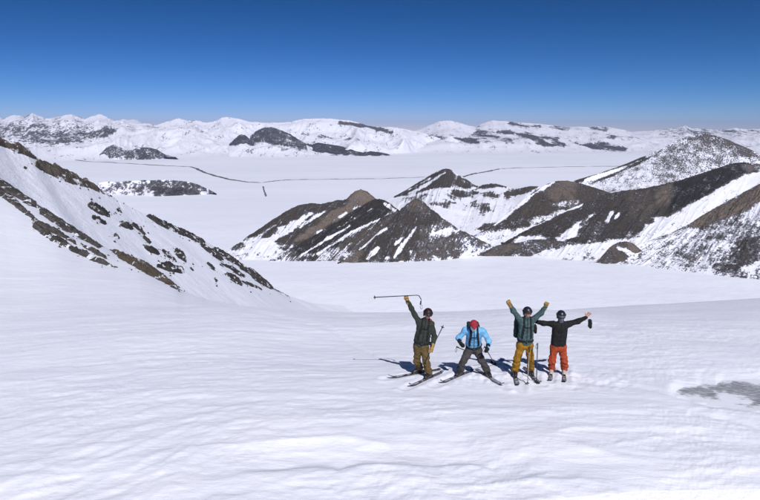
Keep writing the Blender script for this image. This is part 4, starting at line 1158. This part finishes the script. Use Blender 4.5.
    jlo, jhi = tl.min(0) - .22, tl.max(0) + .2
    jacket = blob('jacket', jack_f, jlo, jhi, .014, spec['jacket'], body)
    # zip, chest pockets: slim raised pieces that follow the jacket
    def zip_f(P):
        lat = (P - j['pelvis']) @ R; fr = (P - j['pelvis']) @ F
        return np.maximum(np.maximum(np.abs(jack_f(P) - .002) - .006, np.abs(lat) - .011), np.maximum(-fr, -((P - hem) @ U) + .03))
    blob('zip', zip_f, jlo, jhi, .011, spec.get('zip', M_STRAP), jacket)
    # ---- trousers
    def trou_f(P):
        ds = [s_cone(P, j['hipA'], j['hipB'], .128, .128), s_cone(P, j['pelvis'], j['pelvis'] + U * .06, .13, .12)]
        for s in 'AB':
            sh = j['kn' + s] - j['ankle' + s]
            ds += [s_cone(P, j['hip' + s], j['kn' + s], .108, .088), s_cone(P, j['kn' + s], j['ankle' + s] + nrm(sh) * .02, .088, .092)]
        d = blend(ds, .03) + fold(P, .014, 8.0)
        for s in 'AB':
            q = (P - j['kn' + s])[..., 2]; d = d - .020 * np.exp(-((q + .08) / .30) ** 2) * (noise(P[..., 0] * 7, P[..., 1] * 7, P[..., 2] * 19 + P[..., 0] * 9, seed + 4) - .5)
        for s in 'AB':
            d = np.where(np.linalg.norm(P - j['foot' + s], axis=-1) < .25, np.maximum(d, j['foot' + s][2] + .10 - P[..., 2]), d)
        return d
    tl = np.array([j[k] for k in ('hipA', 'hipB', 'knA', 'knB', 'ankleA', 'ankleB')])
    trs = blob('trousers', trou_f, tl.min(0) - .22, tl.max(0) + .22, .015, spec['trousers'], body)
    # ---- boots
    for s in 'AB':
        f, d = j['foot' + s], j['dir' + s]; a = j['ankle' + s]; up = nrm(j['kn' + s] - a)
        sdv = np.array([d[1], -d[0], 0])
        def boot_f(P):
            k = blend([s_cone(P, a + up * .17, a, .068, .062), s_cone(P, f - d * .09 + [0, 0, .06], f + d * .13 + [0, 0, .055], .052, .046), s_cone(P, a, f + d * .08 + [0, 0, .07], .06, .05)], .03)
            sole = s_box(P, f + d * .02 + [0, 0, .022], sdv, np.array([0, 0, 1.0]), d, (.046, .165, .022), .01)
            return np.maximum(np.minimum(k, sole), f[2] - P[..., 2])
        bt = blob('boot', boot_f, np.minimum(f, a) - .25, np.maximum(f, a) + .32, .012, spec['boot'], body)
        for q in (.06, .105):
            c = f + d * .06 + np.array([0, 0, .075 + q * .35]) - d * q * .7
            bar('buckle', [c - sdv * .062, c + d * .03 + [0, 0, .03], c + sdv * .062], .008, M_FRAME, bt, 6)
    # ---- headgear
    hcap = hc + hu * .03 - hf * .012
    kind = spec.get('hat', 'helmet')
    hr_ = .124 if kind == 'helmet' else .112
    cut = nrm(hu * (.80 if kind == 'helmet' else .86) - hf * .58)
    def hat_f(P):
        d = s_ell(P, hcap, hr, hu, hf, (hr_ * .93, hr_ * 1.06, hr_ * 1.02))
        d = np.maximum(d, -((P - hcap) @ cut) - (.045 if kind == 'helmet' else .03))
        if kind == 'helmet':
            for sg in (-1, 1):
                d = smin(d, s_ell(P, hc + hr * .092 * sg - hf * .02 - hu * .02, hr, hu, hf, (.022, .04, .06)), .02)
        else:
            d = smin(d, s_cone(P, hcap + hf * .10 + hu * .02, hcap + hf * .12 + hu * .015, .05, .035), .03) if kind == 'cap' else d
            d = d + fold(P, .004, 30)
        return d
    hat = blob('helmet' if kind == 'helmet' else 'hat', hat_f, hc - .22, hc + .22, .011, spec['hatmat'], body)
    if spec.get('goggles', True):
        gu = .034
        def gog_f(P):
            q = P - hc; uu, ff, rr = q @ hu - gu, q @ hf, q @ hr
            sh = s_ell(P, hc + hu * gu, hr, hu, hf, (.098, .128, .12))
            return np.maximum(np.maximum(np.abs(sh) - .010, np.abs(uu) - .036 + .010 * np.exp(-(rr / .02) ** 2) * (uu < 0)), .055 - ff)
        def lens_f(P):
            q = P - hc; uu, ff = q @ hu - gu, q @ hf
            sh = s_ell(P, hc + hu * gu, hr, hu, hf, (.100, .131, .12))
            return np.maximum(np.maximum(np.abs(sh - .006) - .008, np.abs(uu) - .026), .072 - ff)
        def strap_f(P):
            q = P - hc; uu = q @ hu - gu - .012
            return np.maximum(np.maximum(np.abs(hat_f(P) - .003) - .006, np.abs(uu) - .018), (q @ hf) - .06)
        g = blob('goggles', gog_f, hc - .2, hc + .2, .009, M_FRAME, body)
        blob('lens', lens_f, hc - .2, hc + .2, .009, spec.get('lens', M_LENS), g)
        blob('strap', strap_f, hc - .2, hc + .2, .010, M_STRAP, g)
    if spec.get('buff'):
        def buff_f(P):
            d = s_ell(P, hc - hu * .055 + hf * .016, hr, hu, hf, (.070, .088, .082)) + fold(P, .004, 25)
            d = smin(d, s_cone(P, j['neck'] + U * .0, hc - hu * .08, .075, .072), .03)
            return np.maximum(d, (P - hc) @ hu + spec.get('buff_top', .018))
        blob('neck_gaiter', buff_f, hc - .25, hc + .2, .011, spec['buff'], body)
    # ---- gloves
    for s in 'AB':
        if s in bare: continue
        hd = nrm(j['hand' + s] - j['wr' + s])
        parts = hand_parts(j['wr' + s], hd, np.array(spec.get('palm' + s, (0, -1, 0)), float), spec.get('pose' + s, 'fist'), 0.0185, 1.08)
        parts.append((j['wr' + s] - hd * .07, j['wr' + s] + hd * .02, .056, .046))
        w = j['wr' + s]
        gl = blob('glove', lambda P: blend([s_cone(P, *c) for c in parts], .006), w - .24, w + .24, .0085, spec['glove'], body)
    return body, j, jack_f, (U, R, F), base

def backpack(pk, label, mat, lid=None, size=(.165, .10, .27), shift=(0, 0, 0), low=.05):
    body, j, jack_f, (U, R, F), base = pk
    e = empty('backpack', base)
    c = j['pelvis'] + U * (size[2] + low) - F * (.125 + size[1]) + R * shift[0] + U * shift[1]
    def bag_f(P):
        d = s_box(P, c, R, U, F, size, .07)
        d = smin(d, s_box(P, c - F * (size[1] + .01) - U * .06, R, U, F, (size[0] * .8, .05, size[2] * .6), .045), .02)
        d = smin(d, s_box(P, c + U * (size[2] + .005), R, U, F, (size[0] * .92, size[1] * 1.05, .06), .05), .02)
        d = d + .010 * (noise(P[..., 0] * 11, P[..., 1] * 11, P[..., 2] * 11, 5) - .5) * 2
        return np.maximum(d, .012 - jack_f(P))
    lo, hi = c - .48, c + .48
    bag = blob('bag', bag_f, lo, hi, .016, mat, e)
    if lid is not None:
        def lid_f(P):
            return np.maximum(np.maximum(np.abs(bag_f(P) - .004) - .010, -((P - c - U * (size[2] - .02)) @ U)), .01 - jack_f(P))
        blob('lid', lid_f, lo, hi, .014, lid, e)
    tl = np.array([j['neck'], j['pelvis'], j['shA'], j['shB']]); lo, hi = tl.min(0) - .25, tl.max(0) + .25
    for sg in (-1, 1):
        def st_f(P):
            q = P - j['neck']; lat = q @ R - sg * (.085 - .03 * np.clip((q @ U + .1) / -.3, 0, 1) * -1); h = (P - j['pelvis']) @ U; fr = (P - j['pelvis']) @ F
            return np.maximum(np.maximum(np.abs(jack_f(P) - .006) - .010, np.abs(lat) - .028), np.maximum(.16 - h, -fr - .10))
        blob('shoulder_strap', st_f, lo, hi, .013, M_STRAP, e)
    def belt_f(P):
        h = (P - j['pelvis']) @ U - .085
        lat = np.abs((P - j['pelvis']) @ R)
        return np.maximum(np.maximum(np.abs(jack_f(P) - .006) - .011, np.abs(h) - .030), lat - .26)
    belt = blob('hip_belt', belt_f, lo, hi, .013, M_STRAP, e)
    bc = j['pelvis'] + U * .085 + F * .165
    V = np.array([bc + R * a + U * b + F * f for f in (-.012, .012) for a, b in ((-.03, -.022), (.03, -.022), (.03, .022), (-.03, .022))])
    new_mesh('buckle', V, [[3, 2, 1, 0], [4, 5, 6, 7], [0, 1, 5, 4], [1, 2, 6, 5], [2, 3, 7, 6], [3, 0, 4, 7]], M_FRAME, belt, False)
    def chest_f(P):
        q = P - j['neck']; return np.maximum(np.maximum(np.abs(jack_f(P) - .010) - .008, np.abs(q @ U + .16) - .012), np.maximum(np.abs(q @ R) - .09, -((P - j['pelvis']) @ F)))
    blob('chest_strap', chest_f, lo, hi, .010, M_STRAP, e)
    tag(e, label, 'backpack', 'backpacks worn by the skiers')
    return e

GP = 'the skier in'
sk = [ski(0, (428, 379.6), 'dark ski under the nearer foot of the skier in the olive jacket', M_SKI_A),
      ski(1, (418, 374.4), 'half buried dark ski under the farther foot of the olive-jacket skier', M_SKI_A),
      ski(2, (459, 376.9), 'ski pointing left under the bent-over skier in the light blue jacket', M_SKI_A),
      ski(3, (488, 377.5), 'patterned ski pointing right under the bent-over light blue skier', M_SKI_B),
      ski(4, (515.0, 377.5), 'ski pointing to the camera under the mustard-trousered skier, nearer the blue jacket', M_SKI_B),
      ski(5, (531, 376), 'dark ski under the mustard-trousered skier, nearer the skier in black', M_SKI_A),
      ski(6, (564, 375.8), 'ski with black tip under the outer foot of the skier in orange trousers', M_SKI_A),
      ski(7, (551.2, 375.5), 'snow-covered ski under the inner foot of the skier in orange trousers', M_SKI_B)]
mid = lambda a, b: (sk[a][1] + sk[b][1]) / 2 - np.array([0, 0, .05])

OLIVE = cloth('olive_jacket_cloth', (0.038, 0.045, 0.037))
KHAKI = cloth('khaki_trouser_cloth', (0.125, 0.083, 0.030))
BLUE = cloth('light_blue_jacket_cloth', (0.17, 0.42, 0.66), (0.12, 0.33, 0.56))
GREYT = cloth('grey_trouser_cloth', (0.060, 0.054, 0.054))
TEAL = cloth('teal_jacket_cloth', (0.056, 0.104, 0.110))
MUST = cloth('mustard_trouser_cloth', (0.29, 0.145, 0.012))
ORNG = cloth('orange_trouser_cloth', (0.37, 0.060, 0.022))
MAROON = cloth('maroon_helmet', (0.030, 0.016, 0.019), rough=0.5)
REDHAT = cloth('red_knit', (0.34, 0.028, 0.045))
NAVY = plain('navy_helmet', (0.016, 0.018, 0.028), 0.35)
REDPK = cloth('red_pack_cloth', (0.62, 0.055, 0.03))
PACK = cloth('dark_pack_cloth', (0.018, 0.024, 0.032))
PACKT = cloth('teal_pack_cloth', (0.020, 0.045, 0.05))
WHITEC = cloth('white_cloth', (0.72, 0.72, 0.74))
GREYC = cloth('grey_blue_cloth', (0.16, 0.165, 0.20))

p1 = person(dict(base=mid(0, 1), footA=(sk[1][1], sk[1][2]), footB=(sk[0][1], sk[0][2]), seed=3, label='person in olive jacket and khaki trousers raising a ski pole overhead',
    j=dict(pelvis=(421, 344.5, 0.02), hipA=(418, 346.5, 0.02), hipB=(424.2, 347, 0.0), knA=(417, 361, 0.05), knB=(426.4, 363, -0.12), chest=(423.5, 328, 0.0), neck=(425.5, 321.2, -.02), head=(428, 314.2, -.07),
           shA=(418.6, 321.5, 0.0), elA=(411.8, 309.2, 0.0), wrA=(407.2, 300.2, 0.0), handA=(406, 296.6, 0.0), shB=(431.4, 324.6, 0.0), elB=(434.4, 336.5, .04), wrB=(432.0, 347.5, -.10), handB=(431, 351, -.13)),
    look=(.15, -.95, -.22), tilt=.12, jacket=OLIVE, trousers=KHAKI, boot=M_BOOT_D, hatmat=MAROON, glove=M_TAN, palmA=(0.1, -1, .2), palmB=(-.6, -.7, 0), hem=.05))
backpack(p1, 'dark backpack with red lid on the olive-jacket skier', PACK, REDPK, size=(.15, .10, .25), shift=(.06, 0.0))
p2 = person(dict(base=mid(2, 3), footA=(sk[2][1], sk[2][2]), footB=(sk[3][1], sk[3][2]), seed=8, label='person in light blue jacket and red hat bending forward with hands low',
    j=dict(pelvis=(473.4, 346.5, 0.16), hipA=(470.0, 349, 0.14), hipB=(477.0, 349, 0.14), knA=(463.3, 361, -.02), knB=(482, 361.5, -.02), chest=(473.6, 335, -.06), neck=(474, 329.2, -.20), head=(473.8, 325.6, -.36),
           shA=(465.3, 330.2, -.12), elA=(458.6, 338.2, -.10), wrA=(460.6, 343.0, -.30), handA=(462, 345.5, -.36), shB=(482.8, 331, -.12), elB=(489, 341.5, -.12), wrB=(487.6, 347.8, -.26), handB=(487, 351.2, -.32)),
    look=(.02, -.80, -.58), jacket=BLUE, trousers=GREYT, boot=M_BOOT_D, hat='cap', hatmat=REDHAT, glove=M_BLACK, goggles=False, buff=WHITEC, buff_top=.0, palmA=(1, 0, 0), palmB=(-1, 0, 0), hem=.07))
backpack(p2, 'dark rounded backpack on the bent-over skier in light blue', PACK, None, size=(.17, .11, .24), low=.08)
p3 = person(dict(base=mid(4, 5), footA=(sk[4][1], sk[4][2]), footB=(sk[5][1], sk[5][2]), seed=13, label='person in teal jacket and mustard trousers with both arms raised in a V',
    j=dict(pelvis=(525, 342.8, 0.0), hipA=(521.2, 345, 0.0), hipB=(528.6, 345, 0.0), knA=(517.4, 359, -.08), knB=(530.4, 359.5, -.06), chest=(526, 327, 0.0), neck=(526.8, 320, -.01), head=(527.6, 312.6, -.05),
           shA=(520.2, 320.2, 0.0), elA=(513.6, 311.2, .02), wrA=(509.6, 304.2, -.02), handA=(507.8, 301.0, -.04), shB=(533.2, 319.6, 0.0), elB=(541.0, 313.2, .02), wrB=(545.6, 306.2, -.02), handB=(547, 303.0, -.04)),
    look=(.22, -.97, .06), jacket=TEAL, trousers=MUST, boot=M_BOOT_D, hatmat=NAVY, glove=M_TAN, palmA=(.3, -1, 0), palmB=(-.3, -1, 0), hem=.02))
backpack(p3, 'dark teal backpack showing beside the teal-jacket skier', PACKT, None, size=(.17, .10, .25), shift=(-.09, 0.0))
p4 = person(dict(base=mid(6, 7), footA=(sk[7][1], sk[7][2]), footB=(sk[6][1], sk[6][2]), seed=21, label='person in black jacket and orange trousers with arms stretched out sideways',
    j=dict(pelvis=(558.2, 344.5, 0.02), hipA=(554.6, 347, 0.02), hipB=(561.8, 347, 0.02), knA=(552, 361, -.03), knB=(564.2, 361, -.03), chest=(560, 330, 0.0), neck=(560.6, 323, 0.0), head=(561.2, 316.2, -.04),
           shA=(553.6, 324.2, 0.0), elA=(543.4, 323.2, .05), wrA=(536.0, 321.6, .10), handA=(532.6, 320.8, .12), shB=(568.0, 324.2, 0.0), elB=(577.6, 321.6, .02), wrB=(586.0, 317.2, -.02), handB=(588.6, 314.2, -.03)),
    look=(-.05, -.98, -.12), jacket=M_BLACK, trousers=ORNG, boot=M_BOOT_O, hatmat=NAVY, glove=M_BLACK, bare='AB', poseA='open', poseB='open', palmA=(0, -1, 0), palmB=(0, -1, 0), buff=GREYC, lens=plain('grey_lens', (.08, .09, .11), .12), hem=.02, zip=M_BLACK))

def hang_mitt(pk, wr, px, py, dy, label):
    body, j, _, _, base = pk
    top = j[wr] + base
    c = at(px, py, base[1] + dy)
    e = empty('mitten', c)
    def f(P):
        ds = [s_cone(P, np.array([-.008, 0, .10]), np.array([0.0, 0, .03]), .050, .045), s_cone(P, np.array([0, 0, .03]), np.array([.015, 0, -.075]), .050, .040), s_cone(P, np.array([-.03, -.02, .02]), np.array([-.052, -.03, -.04]), .022, .018)]
        return blend(ds, .02) + .006 * (noise(P[..., 0] * 25, P[..., 1] * 25, P[..., 2] * 25, 2) - .5)
    blob('mitten_body', f, (-.15,) * 3, (.15, .15, .2), .010, M_BLACK, e)
    V, F = tube([np.array([-.008, 0, .13]), (top - c) * .6 + [0.0, 0, .02], top - c], .006, 6)
    new_mesh('leash', np.array(V), F, M_STRAP, e)
    tag(e, label, 'mitten', 'mittens dangling from the wrists of the skier in black')
hang_mitt(p4, 'wrB', 590.0, 324.5, -.03, 'black mitten dangling from the outer wrist of the skier in black')
hang_mitt(p4, 'wrA', 535.0, 329.6, .10, 'black mitten dangling behind the teal-jacket skier')

def PT(pk, px, py, dy): return at(px, py, pk[4][1] + dy)
pole('black ski pole held up horizontally by the olive-jacket skier', PT(p1, 373.5, 297.4, -.06), PT(p1, 420.4, 304.6, -.06), bend=[PT(p1, 417.2, 295.2, -.06), PT(p1, 419.2, 296.0, -.06), PT(p1, 421.2, 299.5, -.06)], grip_len=.10, basket_at=.03)
pole('black ski pole held upside down at the side of the olive-jacket skier', PT(p1, 443.4, 325.4, .06), PT(p1, 424.6, 363.0, -.24), basket_at=.05)
pole('ski pole in the hand of the light blue skier nearer the olive jacket', hit(492.5, 362.5), PT(p2, 456.6, 346.8, -.40))
pole('ski pole in the hand of the light blue skier nearer the teal jacket', hit(495.0, 364.5), PT(p2, 484.6, 346.6, -.36))
pole('ski pole with green grip planted between the teal and the black skier', hit(536.4, 384.0), PT(p3, 537.6, 343.0, -.34), grip=M_GRIP_G)
pole('pale ski pole planted in front of the mustard-trousered leg', hit(527.4, 386.0), PT(p3, 529.5, 346.5, -.48), shaft=M_POLE_L, grip=M_GRIP)


# ------------------------------------------------------------------ the air over the plain
def build_haze():
    x, y0, y1, z0, z1 = 31000, -31000, 31000, -330, 420
    V = [(a, b, c) for c in (z0, z1) for a, b in ((-x, y0), (x, y0), (x, y1), (-x, y1))]
    m = bpy.data.materials.new('haze_air'); m.use_nodes = True
    t = m.node_tree; t.nodes.remove(t.nodes['Principled BSDF'])
    v = t.nodes.new('ShaderNodeVolumePrincipled')
    v.inputs['Color'].default_value = (0.50, 0.64, 1.0, 1)
    v.inputs['Density'].default_value = 2.4e-5
    v.inputs['Anisotropy'].default_value = 0.0
    t.links.new(v.outputs[0], t.nodes['Material Output'].inputs['Volume'])
    o = new_mesh('haze', np.array(V, float), [[3, 2, 1, 0], [4, 5, 6, 7], [0, 1, 5, 4], [1, 2, 6, 5], [2, 3, 7, 6], [3, 0, 4, 7]], m, None, False)
    tag(o, 'thin bluish haze hanging over the far plain', kind='stuff')
build_haze()
